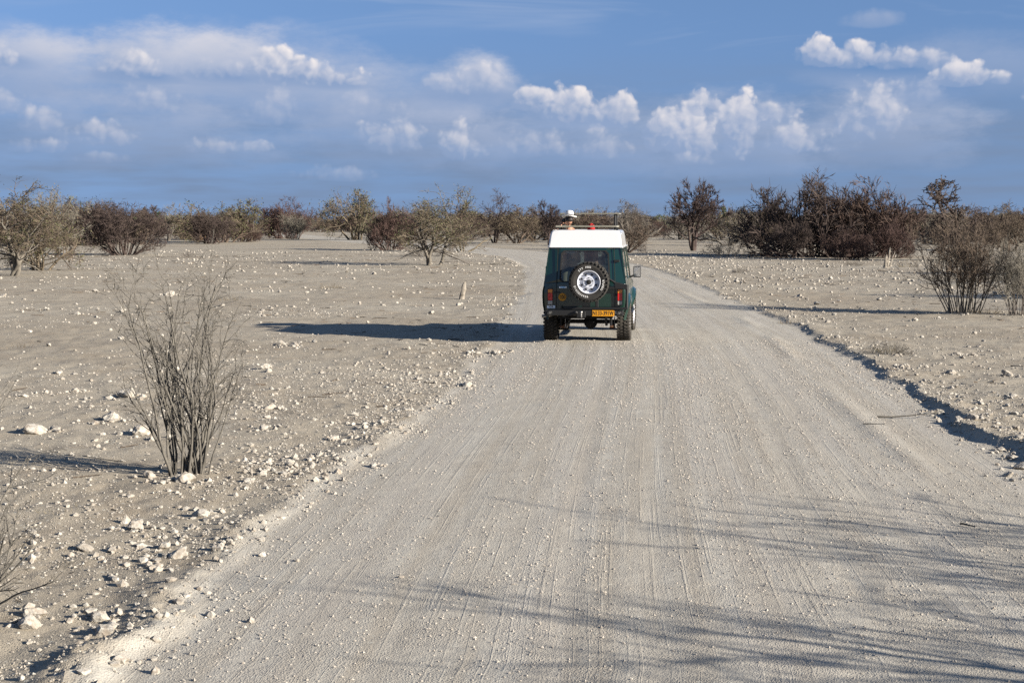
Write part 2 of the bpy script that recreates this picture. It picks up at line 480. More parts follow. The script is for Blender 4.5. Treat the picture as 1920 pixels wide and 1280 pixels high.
    t.links.new(sh, N.n('ShaderNodeOutputMaterial', out=None).inputs[0])
    return m


# ------------------------------------------------------------------ ground and road, one height field in two sheets
def build_ground():
    ys = [-60, -40, -25, -15, -8, -3, 0, 2, 3.2]
    y = 4.2
    while y < 620:
        ys.append(y)
        y += 0.0062 * y + 0.004
    ys += [680, 780, 950, 1300, 2000, 3200, 5200]
    ys = np.array(ys)
    tt = np.linspace(-1, 1, 421)
    tt = np.concatenate([[-60, -20, -8, -4, -2.4, -1.7, -1.35, -1.15], tt, [1.15, 1.35, 1.7, 2.4, 4, 8, 20, 60]])
    w = 1.6 + 0.40 * np.maximum(ys, 1.0)
    X = tt[None, :] * w[:, None]
    X = np.clip(X, -6000, 6000)
    Y = np.repeat(ys[:, None], len(tt), 1)
    st = road_st(X, Y)
    Z = height(X, Y, st)
    far = sstep(250, 600, np.hypot(X, Y))
    Z = Z * (1 - far) - 0.02 * far
    sd, al = st
    off = np.maximum(sd - edge_wob(al, 1), -sd - edge_wob(al, -1)) - HALF
    road = sstep(0.5, -0.35, off)
    nr, nc = X.shape
    V = np.stack([X.ravel(), Y.ravel(), Z.ravel()], 1)
    i = np.arange(nr - 1)[:, None] * nc + np.arange(nc - 1)[None, :]
    F = np.stack([i, i + 1, i + nc + 1, i + nc], -1).reshape(-1, 4)
    on = (off < 0.12)[F].sum(1) >= 2
    gm = ground_mat('dusty_soil')
    rm = ground_mat('graded_gravel')
    for name, msk, m_ in (('ground', ~on, gm), ('gravel_road', on, rm)):
        f = F[msk]
        idx, inv = np.unique(f.ravel(), return_inverse=True)
        o = mesh_obj(name, V[idx], inv.reshape(-1, 4), m_, smooth=True)
        a = o.data.attributes.new('road', 'FLOAT', 'POINT')
        a.data.foreach_set('value', road[idx])
        b = o.data.attributes.new('track', 'FLOAT_VECTOR', 'POINT')
        b.data.foreach_set('vector', np.stack([sd[idx], al[idx], 0 * al[idx]], 1).ravel())
        tag(o, kind='structure')
        o['label'] = {'ground': 'bare pale dusty soil littered with white stones beside the track', 'gravel_road': 'pale graded gravel road curving away to the left'}[name]


build_ground()

# ------------------------------------------------------------------ bare thorn trees and shrubs
def unit(v):
    return v / np.maximum(np.linalg.norm(v, axis=-1, keepdims=True), 1e-9)


def grow(rng, P, D, L, Rr, levels):
    """branch level after branch level; returns per level (p0, p1, r0, r1, is_tip)"""
    out = []
    ids = np.arange(len(P))
    for lv in levels:
        n, ns = len(P), lv['seg']
        node, dirs, rads = [P], [], [Rr]
        d = D
        seg = []
        up = np.array([0, 0, lv.get('up', 0.0)])
        for s in range(ns):
            d = unit(d + rng.normal(0, lv.get('wob', 0.1), (n, 3)) + up)
            p1 = node[-1] + d * (L / ns)[:, None]
            r1 = Rr * (1 - (1 - lv.get('tip', 0.4)) * (s + 1) / ns)
            seg.append((node[-1], p1 + d * (r1 * 0.4)[:, None], rads[-1], r1, np.full(n, s == ns - 1), ids))
            node.append(p1)
            rads.append(r1)
            dirs.append(d)
        out.append(tuple(np.concatenate([q[k] for q in seg]) for k in range(6)))
        k = lv.get('kids', 0)
        if not k:
            break
        N_ = np.array(node)
        Rd = np.array(rads)
        Dd = np.array(dirs)
        br = np.repeat(np.arange(n), k)
        ids = ids[br]
        t = lv.get('tmin', 0.25) + (1 - lv.get('tmin', 0.25)) * rng.random(n * k) ** lv.get('tpow', 0.8)
        f = t * ns * 0.999
        i0 = f.astype(int)
        fr = (f - i0)[:, None]
        P = N_[i0, br] * (1 - fr) + N_[i0 + 1, br] * fr
        rr = Rd[i0, br] * (1 - fr[:, 0]) + Rd[i0 + 1, br] * fr[:, 0]
        dd = Dd[i0, br]
        a = unit(np.cross(dd, rng.normal(0, 1, dd.shape)))
        an = R(lv.get('ang', 40)) * (0.6 + 0.8 * rng.random(n * k))
        D = unit(dd * np.cos(an)[:, None] + a * np.sin(an)[:, None])
        L = L[br] * lv.get('lr', 0.55) * (1 - 0.45 * t) * (0.55 + 0.75 * rng.random(n * k))
        Rr = np.maximum(rr * lv.get('rr', 0.6), lv.get('rmin', 0.002))
    return out


def tubes(segs, sides):
    """closed-sided tapered prisms for every segment; tips come to a point"""
    p0, p1, r0, r1, tip = segs[:5]
    d = unit(p1 - p0)
    ref = np.where(np.abs(d[:, 2:3]) > 0.9, np.array([[1.0, 0, 0]]), np.array([[0, 0, 1.0]]))
    u = unit(np.cross(d, ref))
    v = np.cross(d, u)
    r1 = np.where(tip, r1 * 0.25, r1)
    V, n = [], len(p0)
    for c, r in ((p0, r0), (p1, r1)):
        for k in range(sides):
            a = 2 * math.pi * k / sides
            V.append(c + (u * math.cos(a) + v * math.sin(a)) * r[:, None])
    V = np.stack(V, 1).reshape(-1, 3)
    b = np.arange(n)[:, None] * (2 * sides)
    F = np.concatenate([np.concatenate([b + k, b + (k + 1) % sides, b + sides + (k + 1) % sides, b + sides + k], 1) for k in range(sides)])
    return V, F


def join(parts):
    V, F, o = [], [], 0
    for v, f in parts:
        V.append(v)
        F.append(f + o)
        o += len(v)
    return np.concatenate(V), np.concatenate(F)


def cut(segs, keep):
    mid = (segs[0] + segs[1]) / 2
    k = keep(mid)
    return tuple(s[k] for s in segs)


def leaves(rng, segs, n, size, spread=0.08):
    i = rng.integers(0, len(segs[0]), n)
    c = segs[1][i] + rng.normal(0, spread, (n, 3))
    a = unit(rng.normal(0, 1, (n, 3)))
    b = unit(np.cross(a, rng.normal(0, 1, (n, 3))))
    s = size * (0.6 + 0.8 * rng.random((n, 1)))
    V = np.stack([c - a * s, c + b * s * 0.5, c + a * s, c - b * s * 0.5], 1).reshape(-1, 3)
    F = np.arange(n)[:, None] * 4 + np.arange(4)[None, :]
    return V, F


BARK = {
    'dark': mat('bark_dark', (0.061, 0.043, 0.036), 0.9, var=0.25, scale=3, attr_rand=0.35),
    'red': mat('bark_reddish', (0.086, 0.054, 0.043), 0.9, var=0.25, scale=3, attr_rand=0.35),
    'tan': mat('bark_tan', (0.121, 0.093, 0.065), 0.9, var=0.25, scale=3, attr_rand=0.6),
    'grey': mat('bark_grey', (0.147, 0.129, 0.105), 0.9, var=0.25, scale=3, attr_rand=0.5),
    'brown': mat('bark_brown', (0.090, 0.065, 0.047), 0.9, var=0.25, scale=3, attr_rand=0.5),
    'pale': mat('dead_wood_pale', (0.252, 0.222, 0.180), 0.85, var=0.25, scale=6, bump=0.4, bscale=40),
    'shrub': mat('stem_grey_brown', (0.129, 0.117, 0.097), 0.85, var=0.3, scale=9, bump=0.3, bscale=120),
    'ochre': mat('split_wood_ochre', (0.282, 0.174, 0.078), 0.85, var=0.25, scale=6),
}
LEAF = {
    'green': mat('leaf_green', (0.051, 0.090, 0.018), 0.7, var=0.3, scale=2, attr_rand=0.5),
    'olive': mat('leaf_olive', (0.091, 0.093, 0.037), 0.75, var=0.3, scale=2, attr_rand=0.5),
    'straw': mat('leaf_straw', (0.180, 0.147, 0.084), 0.8, var=0.3, scale=2, attr_rand=0.5),
}


def fan(rng, n, base_r, a0, a1, l0, l1, r0):
    az = rng.random(n) * 2 * math.pi
    th = np.radians(a0 + (a1 - a0) * rng.random(n) ** 0.8)
    D = np.stack([np.sin(th) * np.cos(az), np.sin(th) * np.sin(az), np.cos(th)], 1)
    P = np.stack([np.cos(az), np.sin(az), 0 * az], 1) * (base_r * rng.random(n) ** 0.5)[:, None]
    P[:, 2] = -0.06
    return P, D, l0 + (l1 - l0) * rng.random(n), r0 * (0.7 + 0.6 * rng.random(n))


def make_tree(seed, bark, stems, levels, env=None, ntrunk=2, leaf=None, twig=None, tsides=5):
    rng = np.random.default_rng(seed)
    lv = grow(rng, *fan(rng, *stems), levels)
    wob = lambda m: 0.16 * np.sin(m[:, 0] * 3.1 + seed) * np.cos(m[:, 1] * 2.7 + 1.3 * seed) + 0.10 * np.sin(m[:, 2] * 5.3 + m[:, 0] * 4 + seed)
    if env:
        cx, cy, cz, rx, ry, rz_ = env

        def keep(m):
            q = ((m[:, 0] - cx) / rx) ** 2 + ((m[:, 1] - cy) / ry) ** 2 + ((m[:, 2] - cz) / rz_) ** 2
            return (q < 1 + 1.6 * wob(m) + 0.25 * (rng.random(len(m)) - 0.5)) & (m[:, 2] > -0.05)
        lv = [l if i < (2 if stems[0] <= 4 else 1) else cut(l, keep) for i, l in enumerate(lv)]
    else:
        lv = [cut(l, lambda m: m[:, 2] > -0.1) for l in lv]
    root = empty('proto')
    ns = stems[0]
    if ns <= 4:                                                   # trunks one can tell apart
        for q in range(ns):
            v, f = join([tubes(tuple(s[l[5] == q] for s in l), tsides if i == 0 else 4) for i, l in enumerate(lv[:ntrunk])])
            mesh_obj('trunk', v, f, BARK[bark], root, smooth=True)
    else:
        v, f = join([tubes(l, tsides if i == 0 else 4) for i, l in enumerate(lv[:ntrunk])])
        tag(mesh_obj('stems', v, f, BARK[bark], root, smooth=True), kind='stuff')
    tw = lv[ntrunk:]
    v, f = join([tubes(l, 3) for l in tw])
    tag(mesh_obj('crown', v, f, BARK[twig or bark], root), kind='stuff')
    if leaf:
        kind, n, size = leaf[:3]
        v, f = leaves(rng, tw[-1], n, size)
        tag(mesh_obj('foliage', v, f, LEAF[kind], root), kind='stuff')
    return root


LV = lambda **k: k
PROTO, PROTO_H = {}, {}


def proto(key, *a, **k):
    r = make_tree(*a, **k)
    PROTO[key] = r
    z = np.concatenate([np.array([v.co[2] for v in c.data.vertices])[::7] for c in r.children])
    PROTO_H[key] = float(np.percentile(z, 99.5))


def build_protos():
    # dense domes of fine upward twigs
    for key, seed, bk in (('dome_dark', 3, 'dark'), ('dome_red', 8, 'red')):
        proto(key, seed, bk, (30, 1.1, 2, 89, 1.9, 2.9, 0.036),
              [LV(seg=6, wob=0.10, up=0.03, tip=0.45, kids=9, ang=40, lr=0.62, rr=0.5, tmin=0.1), LV(seg=3, wob=0.14, up=0.05, kids=8, ang=40, lr=0.66, rr=0.55, rmin=0.014),
               LV(seg=2, wob=0.14, up=0.07, kids=6, ang=36, lr=0.74, rr=0.8, rmin=0.013), LV(seg=1, wob=0.16, up=0.08, tip=0.5)],
              env=(0, 0, 0.35, 2.9, 2.9, 2.75))
    proto('fan_dark', 11, 'dark', (28, 0.6, 4, 78, 1.7, 2.7, 0.038),
          [LV(seg=6, wob=0.12, up=0.03, tip=0.45, kids=8, ang=40, lr=0.6, rr=0.5, tmin=0.2), LV(seg=3, wob=0.18, up=0.02, kids=7, ang=42, lr=0.64, rr=0.5, rmin=0.010),
           LV(seg=2, wob=0.2, up=0.02, kids=6, ang=46, lr=0.68, rr=0.8, rmin=0.012), LV(seg=1, wob=0.2)],
          env=(0, 0, 1.2, 2.45, 2.3, 1.45), twig='dark')
    # few-stemmed umbrella thorn
    proto('umbrella', 21, 'dark', (3, 0.16, 8, 26, 2.1, 2.7, 0.095),
          [LV(seg=7, wob=0.10, up=0.02, tip=0.4, kids=13, ang=54, lr=0.85, rr=0.5, tmin=0.28), LV(seg=6, wob=0.13, up=0.06, kids=12, ang=40, lr=0.6, rr=0.5, rmin=0.014),
           LV(seg=3, wob=0.16, up=0.08, kids=10, ang=36, lr=0.66, rr=0.65, rmin=0.015), LV(seg=2, wob=0.18, up=0.08)],
          env=(0.1, 0, 2.75, 2.15, 2.0, 2.0))
    # sparse leafy, three grey trunks
    proto('leafy_tan', 37, 'grey', (4, 0.34, 10, 34, 2.0, 2.8, 0.085),
          [LV(seg=8, wob=0.17, up=0.01, tip=0.4, kids=12, ang=56, lr=0.85, rr=0.5, tmin=0.2), LV(seg=6, wob=0.22, up=0.0, kids=10, ang=48, lr=0.6, rr=0.5, rmin=0.012),
           LV(seg=4, wob=0.24, up=0.0, kids=8, ang=50, lr=0.62, rr=0.6, rmin=0.007), LV(seg=2, wob=0.25)],
          env=(0, 0, 2.35, 2.7, 2.4, 1.55), twig='tan', leaf=('olive', 2600, 0.030))
    # grey and tan tangles of the scrub belt
    for i, (bk, lf) in enumerate((('tan', None), ('grey', ('straw', 1300, 0.038)), ('brown', None), ('tan', ('olive', 2200, 0.042)), ('brown', ('straw', 1000, 0.038)))):
        proto('tangle%d' % i, 50 + i * 7, bk, (6 + i % 3, 0.35, 6, 62, 1.6, 2.8, 0.06),
              [LV(seg=6, wob=0.2, up=0.0, tip=0.4, kids=10, ang=50, lr=0.72, rr=0.5, tmin=0.15), LV(seg=4, wob=0.22, up=0.0, kids=8, ang=46, lr=0.62, rr=0.55, rmin=0.014),
               LV(seg=2, wob=0.25, up=0.0, kids=7, ang=48, lr=0.68, rr=0.7, rmin=0.011), LV(seg=1, wob=0.25)],
              env=(0, 0, 1.35, 2.3 + 0.3 * (i % 2), 2.3, 1.7 + 0.12 * i), leaf=lf)
    # tall, drooping, thin
    for i, bk in enumerate(('dark', 'grey')):
        proto('tall%d' % i, 90 + i, bk, (3, 0.2, 4, 24, 3.0, 3.8, 0.085),
              [LV(seg=7, wob=0.16, up=0.03, tip=0.35, kids=11, ang=54, lr=0.52, rr=0.5, tmin=0.25), LV(seg=6, wob=0.2, up=-0.05, kids=8, ang=45, lr=0.6, rr=0.5, rmin=0.013),
               LV(seg=3, wob=0.2, up=-0.10, kids=6, ang=45, lr=0.65, rr=0.6, rmin=0.010), LV(seg=2, wob=0.2, up=-0.12)])
    # far green crowns
    proto('green', 101, 'brown', (3, 0.15, 5, 32, 2.2, 3.0, 0.13),
          [LV(seg=5, wob=0.14, up=0.02, tip=0.4, kids=8, ang=55, lr=0.7, rr=0.5, tmin=0.35), LV(seg=4, wob=0.18, kids=6, ang=48, lr=0.6, rr=0.5, rmin=0.02),
           LV(seg=3, wob=0.2, kids=4, ang=48, lr=0.6, rr=0.6, rmin=0.015), LV(seg=2, wob=0.2)],
          env=(0, 0, 2.7, 2.1, 2.1, 1.5), leaf=('green', 5200, 0.10))
    # crooked dead-looking tree with thick spiky limbs
    proto('crooked', 121, 'dark', (2, 0.15, 3, 12, 4.2, 4.8, 0.13),
          [LV(seg=9, wob=0.14, up=0.08, tip=0.3, kids=26, ang=66, lr=0.40, rr=0.55, tmin=0.12, tpow=0.8), LV(seg=6, wob=0.34, up=0.06, kids=9, ang=55, lr=0.5, rr=0.65, rmin=0.026),
           LV(seg=4, wob=0.36, up=0.05, kids=5, ang=55, lr=0.5, rr=0.7, rmin=0.018), LV(seg=2, wob=0.3)])
    # upright many-stemmed shrubs
    for i in range(2):
        proto('stems%d' % i, 140 + i, 'grey', (34, 0.5, 2, 28, 1.6, 2.6, 0.018),
              [LV(seg=7, wob=0.08, up=0.02, tip=0.4, kids=10, ang=32, lr=0.5, rr=0.6, tmin=0.25), LV(seg=4, wob=0.12, up=0.04, kids=6, ang=34, lr=0.6, rr=0.65, rmin=0.0075),
               LV(seg=2, wob=0.15, up=0.04, kids=4, ang=38, lr=0.65, rr=0.7, rmin=0.005), LV(seg=1, wob=0.15)],
              ntrunk=1, twig='tan' if i == 0 else 'grey', tsides=4)
    # low pale wiry bush
    proto('wiry', 160, 'grey', (30, 0.5, 20, 80, 0.7, 1.3, 0.012),
          [LV(seg=5, wob=0.2, tip=0.4, kids=9, ang=40, lr=0.55, rr=0.6), LV(seg=4, wob=0.25, kids=6, ang=45, lr=0.6, rr=0.7, rmin=0.006), LV(seg=2, wob=0.25)], ntrunk=1, tsides=3)
    # open bare tree whose limbs throw long streaks
    proto('open', 181, 'brown', (4, 0.25, 8, 30, 2.6, 3.6, 0.07),
          [LV(seg=7, wob=0.12, up=0.03, tip=0.35, kids=8, ang=40, lr=0.66, rr=0.6, tmin=0.2), LV(seg=6, wob=0.15, up=0.02, kids=6, ang=40, lr=0.55, rr=0.55, rmin=0.010),
           LV(seg=4, wob=0.18, up=0.0, kids=4, ang=42, lr=0.55, rr=0.6, rmin=0.004), LV(seg=2, wob=0.2)])


build_protos()
USED = set()


def place_tree(key, x, y, h, wide=1.0, rz=0.0, name='thorn_tree', label='', cat='tree', group=None, tilt=0.0):
    src = PROTO[key]
    o = src if key not in USED else copy_tree(src)
    USED.add(key)
    o.name = name
    s = h / PROTO_H[key]
    o.location = (x, y, hz(x, y) - 0.02)
    o.rotation_euler = (tilt, 0, rz)
    o.scale = (s * wide, s * wide, s)
    for k_ in ('group',):
        if k_ in o.keys():
            del o[k_]
    tag(o, label, cat, group)
    return o


def place_px(key, px, pb, pt, label, wide=1.0, rz=0.0, name='thorn_tree', cat='tree', group=None):
    x, y = at(px, pb)
    h = H_CAM + (418 - pt) * y / F_PX
    return place_tree(key, x, y, max(h, 0.3), wide, rz, name, label, cat, group)


NAMED = [
    # key, foot x, foot y, top y, width factor, turn, name, category, label
    ('leafy_tan', 20, 517, 340, 1.25, 1.2, 'thorn_tree', 'tree', 'pale olive thorn tree at the left edge of the picture'),
    ('tangle3', 75, 508, 408, 1.0, 0.4, 'thorn_bush', 'bush', 'low olive bush against the tree at the left edge'),
    ('fan_dark', 232, 478, 383, 1.02, 0.0, 'thorn_bush', 'bush', 'dark rounded thorn bush standing alone on the left plain'),
    ('tangle1', 100, 462, 358, 0.85, 2.0, 'thorn_tree', 'tree', 'tall grey-green tree behind and right of the left-edge tree'),
    ('tangle3', 160, 458, 372, 0.9, 4.0, 'thorn_tree', 'tree', 'bushy grey tree just left of the dark rounded bush'),
    ('tall1', 315, 452, 380, 0.8, 0.3, 'thorn_tree', 'tree', 'thin pale leafless tree right of the dark rounded bush'),
    ('tall0', 455, 448, 383, 0.9, 2.2, 'thorn_tree', 'tree', 'bare tree with a thin dark top, left of the far road bend'),
    ('dome_red', 540, 447, 374, 0.85, 1.0, 'thorn_bush', 'bush', 'tall reddish brown bush behind the round bush at the far bend'),
    ('stems1', 552, 449, 400, 1.15, 1.0, 'thorn_bush', 'bush', 'round grey-brown bush standing before the far road bend'),
    ('tangle3', 668, 450, 358, 0.8, 3.0, 'thorn_tree', 'tree', 'pale green feathery tree rising behind the far bend'),
    ('dome_red', 735, 469, 378, 0.62, 2.6, 'thorn_bush', 'bush', 'dark reddish bush left behind the three-trunked tree'),
    ('leafy_tan', 808, 497, 352, 1.30, 0.0, 'thorn_tree', 'tree', 'sparse olive tree with three grey trunks left of the vehicle'),
    ('tangle0', 868, 472, 392, 0.85, 5.0, 'thorn_bush', 'bush', 'tan tangled bush right behind the three-trunked tree'),
    ('tall0', 928, 456, 356, 0.78, 0.9, 'thorn_tree', 'tree', 'tall dark drooping tree between the three-trunked tree and the vehicle'),
    ('umbrella', 1028, 460, 378, 0.8, 1.1, 'thorn_tree', 'tree', 'dark flat-topped tree just left of the hat'),
    ('tall1', 1178, 462, 374, 0.95, 1.9, 'thorn_tree', 'tree', 'grey leafless tree just right of the vehicle roof'),
    ('tangle2', 1172, 474, 408, 0.95, 0.2, 'thorn_bush', 'bush', 'brown bush directly right of the vehicle'),
    ('umbrella', 1300, 470, 340, 1.0, 0.0, 'thorn_tree', 'tree', 'dark umbrella thorn tree with a forked trunk right of the vehicle'),
    ('green', 1357, 446, 388, 0.62, 0.0, 'leafy_tree', 'tree', 'small bright green tree right behind the umbrella thorn tree'),
    ('tangle3', 1425, 450, 384, 0.85, 1.5, 'thorn_bush', 'bush', 'tan-green bush left behind the large dark thicket'),
    ('dome_dark', 1525, 480, 336, 0.98, 0.0, 'thorn_tree', 'tree', 'large dark domed thorn tree, left half of the big thicket'),
    ('dome_red', 1625, 480, 342, 0.92, 1.3, 'thorn_tree', 'tree', 'large reddish domed thorn tree, right half of the big thicket'),
    ('fan_dark', 1478, 483, 415, 0.85, 2.0, 'thorn_bush', 'bush', 'low dark bush at the left foot of the big thicket'),
    ('dome_red', 1585, 486, 425, 0.95, 4.0, 'thorn_bush', 'bush', 'low reddish bush in front of the middle of the big thicket'),
    ('dome_red', 1672, 483, 412, 0.70, 5.2, 'thorn_bush', 'bush', 'low reddish bush at the right foot of the big thicket'),
    ('open', 1522, 475, 318, 0.55, 3.3, 'thorn_tree', 'tree', 'thin bare tree poking out of the top of the big thicket'),
    ('crooked', 1815, 488, 334, 1.25, 0.4, 'thorn_tree', 'tree', 'dark crooked spiky tree behind the shrub on the right'),
    ('stems0', 1805, 588, 398, 0.92, 0.0, 'bare_shrub', 'shrub', 'leafless many-stemmed tan shrub on the right plain'),
    ('stems1', 1912, 592, 445, 0.85, 2.2, 'bare_shrub', 'shrub', 'leafless grey shrub cut by the right edge of the picture'),
    ('tangle2', 1895, 470, 380, 1.1, 2.2, 'thorn_bush', 'bush', 'brown bush behind the shrubs at the right edge'),
    ('wiry', 1368, 480, 440, 1.0, 0.0, 'wiry_bush', 'bush', 'low pale wiry bush right of the umbrella thorn tree'),
    ('wiry', 357, 482, 468, 0.9, 1.0, 'wiry_bush', 'bush', 'small dry ball of twigs lying on the left plain'),
    ('wiry', 800, 482, 452, 1.5, 2.0, 'wiry_bush', 'bush', 'low fallen grey brush under the three-trunked tree'),
    ('wiry', 1600, 497, 486, 1.6, 2.0, 'wiry_bush', 'bush', 'tiny dry bush on the open ground below the big thicket'),
    ('wiry', 1390, 512, 500, 1.2, 0.7, 'wiry_bush', 'bush', 'tiny grey bush on the stony ground right of the road'),
    ('wiry', 1662, 670, 655, 1.2, 3.0, 'wiry_bush', 'bush', 'tuft of dry twigs on the bare ground right of the road'),
]
for (k_, px_, pb_, pt_, w_, rz_, nm_, ct_, lb_) in NAMED:
    place_px(k_, px_, pb_, pt_, lb_, w_, rz_, nm_, ct_)

# trees just out of the picture on the right; their shadows cross the road and the plain
for (x_, y_, h_, w_, r_, lb_) in ((8.8, 5.0, 3.5, 1.2, 0.0, 'bare thorn tree just beyond the right edge, shading the road'),
                                  (9.8, 8.0, 3.3, 1.3, 2.0, 'second bare thorn tree from the camera beyond the right edge'),
                                  (7.8, 3.0, 3.0, 1.2, 4.0, 'bare thorn tree nearest the camera beyond the right edge'),
                                  (10.4, 6.4, 3.6, 1.2, 5.2, 'third bare thorn tree from the camera beyond the right edge')):
    place_tree('open', x_, y_, h_, w_, r_, 'thorn_tree', lb_, 'tree')
for i_, (x_, y_, h_, k_) in enumerate(((20.5, 46, 3.2, 'tangle2'), (24, 57, 3.6, 'open'), (27, 66, 3.4, 'tangle0'), (21, 37, 2.6, 'stems0'), (15.5, 24.5, 1.6, 'stems1'))):
    place_tree(k_, x_, y_, h_, 1.0, i_ * 1.3, 'thorn_bush', 'brown bush beyond the right edge, %s in its row from the camera' % ('third', 'fourth', 'fifth', 'second', 'first')[i_], 'bush')


ORD = ['first', 'second', 'third', 'fourth', 'fifth', 'sixth', 'seventh', 'eighth', 'ninth', 'tenth', 'eleventh', 'twelfth', 'thirteenth', 'fourteenth', 'fifteenth', 'sixteenth', 'seventeenth', 'eighteenth', 'nineteenth', 'twentieth', 'twenty-first', 'twenty-second', 'twenty-third', 'twenty-fourth', 'twenty-fifth', 'twenty-sixth', 'twenty-seventh', 'twenty-eighth', 'twenty-ninth', 'thirtieth']


def belt():
    """the scrub between the plain and the skyline, one by one"""
    rng = np.random.default_rng(77)
    keys = ['tangle0', 'tangle1', 'tangle2', 'tangle3', 'tangle4', 'dome_red', 'fan_dark', 'tall0', 'tall1', 'umbrella', 'green']
    wts = np.array([5, 4.5, 5.5, 3, 4.5, 2.0, 2.4, 1.2, 1.3, 0.9, 1.8])
    desc = {'tangle0': 'tan leafless bush', 'tangle1': 'grey straw-leaved bush', 'tangle2': 'brown leafless bush', 'tangle3': 'tan olive-leaved bush', 'tangle4': 'brown straw-leaved bush',
            'dome_red': 'reddish domed bush', 'fan_dark': 'dark rounded bush', 'tall0': 'dark drooping tree', 'tall1': 'pale leafless tree', 'umbrella': 'dark flat-topped tree', 'green': 'bright green tree'}
    spots, tries = [], 0
    while len(spots) < 275 and tries < 4000:
        tries += 1
        pb = 431.5 + 28.5 * rng.random() ** 1.7
        px = -90 + 2100 * rng.random()
        x, y = at(px, pb)
        sd, _ = road_st([x], [y])
        if abs(sd[0]) < 7.0 or y < 148 or (560 < px < 700 and pb > 439) or (470 < px < 545 and pb > 437):
            continue
        k = keys[rng.choice(len(keys), p=wts / wts.sum())]
        tall = k in ('tall0', 'tall1', 'umbrella')
        h = (2.8 + 2.4 * rng.random() ** 1.3) * (1.15 if tall else 1.0) * (0.9 + 0.0006 * y)
        spots.append((px, k, x, y, h, 0.9 + 0.5 * rng.random(), rng.random() * 6.28, 'front' if y < 215 else ('middle' if y < 300 else 'back')))
    spots.sort(key=lambda s: s[0])
    seen = {}
    for (px, k, x, y, h, w, rz, row) in spots:
        n = seen[(k, row)] = seen.get((k, row), 0) + 1
        tree = k in ('tall0', 'tall1', 'umbrella', 'green')
        lb = '%s, %s from the left of its kind in the %s scrub row' % (desc[k], ORD[min(n, 30) - 1], row)
        place_tree(k, x, y, h, w, rz, 'leafy_tree' if k == 'green' else ('thorn_tree' if tree else 'thorn_bush'), lb, 'tree' if tree else 'bush', desc[k] + ' kind in the scrub belt')


belt()


def far_scrub():
    rng = np.random.default_rng(5)
    n, m = 620, 170
    y = 380 + 650 * rng.random(n) ** 1.3
    x = (rng.random(n) * 2 - 1) * (0.46 * y + 20)
    sd, _ = road_st(x, y)
    ok = np.abs(sd) > 8
    x, y = x[ok], y[ok]
    n = len(x)
    h = 3.2 + 2.4 * rng.random(n)
    w = 2.2 + 2.2 * rng.random(n)
    a = rng.random((n, m)) * 2 * math.pi
    rr = np.sqrt(rng.random((n, m)))
    zz = rng.random((n, m)) ** 0.8
    rad = rr * np.sqrt(np.clip(1 - (zz * 1.05 - 0.12) ** 2, 0.02, 1))
    c = np.stack([x[:, None] + np.cos(a) * rad * w[:, None], y[:, None] + np.sin(a) * rad * w[:, None], zz * h[:, None]], -1).reshape(-1, 3)
    d = unit(rng.normal(0, 1, c.shape) + np.array([0, 0, 0.6])) * (0.25 + 0.6 * rng.random((len(c), 1)))
    e = unit(np.cross(d, rng.normal(0, 1, c.shape))) * 0.11
    V = np.stack([c - d * 0.5 - e, c - d * 0.5 + e, c + d], 1).reshape(-1, 3)
    F = np.arange(len(c))[:, None] * 3 + np.arange(3)[None, :]
    o = mesh_obj('distant_scrub', V, F, mat('far_scrub', (0.085, 0.075, 0.045), 0.95, var=0.1, scale=0.06, col2=(0.045, 0.068, 0.022)))
    tag(o, 'brown and green mass of far scrub along the skyline', 'scrub', kind='stuff')


far_scrub()


# ------------------------------------------------------------------ foreground shrubs, stumps, dead wood
def hero_shrub(name, x, y, seed, clumps, label, spread=(1, 17), ln=(1.0, 2.15), r0=0.0125, kids=8):
    rng = np.random.default_rng(seed)
    root = empty(name, (x, y, hz(x, y)))
    Ps, Ds, Ls, Rs = [], [], [], []
    for (cx, cy, n, lean) in clumps:
        P, D, L, Rr = fan(rng, n, 0.10, spread[0], spread[1], ln[0], ln[1], r0)
        P[:, 0] += cx
        P[:, 1] += cy
        D = unit(D + np.array(lean))
        Ps.append(P), Ds.append(D), Ls.append(L), Rs.append(Rr)
    lv = grow(rng, np.concatenate(Ps), np.concatenate(Ds), np.concatenate(Ls), np.concatenate(Rs),
              [LV(seg=12, wob=0.085, up=0.025, tip=0.35, kids=kids, ang=32, lr=0.38, rr=0.55, tmin=0.2), LV(seg=6, wob=0.14, up=0.03, tip=0.4, kids=3, ang=40, lr=0.5, rr=0.65, rmin=0.0028),
               LV(seg=4, wob=0.12, up=0.02, tip=0.5, kids=2, ang=45, lr=0.4, rr=0.7, rmin=0.0022), LV(seg=2, wob=0.1)])
    for q in range(len(lv[0][5]) // 12):
        v, f = tubes(tuple(s[lv[0][5] == q] for s in lv[0]), 6)
        st = mesh_obj('stem', v, f, BARK['shrub'], root, smooth=True)
        v, f = join([tubes(tuple(s[l[5] == q] for s in l), 4) for l in lv[1:]])
        tag(mesh_obj('twigs', v, f, BARK['shrub'], st, smooth=True), kind='stuff')
    tag(root, label, 'shrub')
    return root


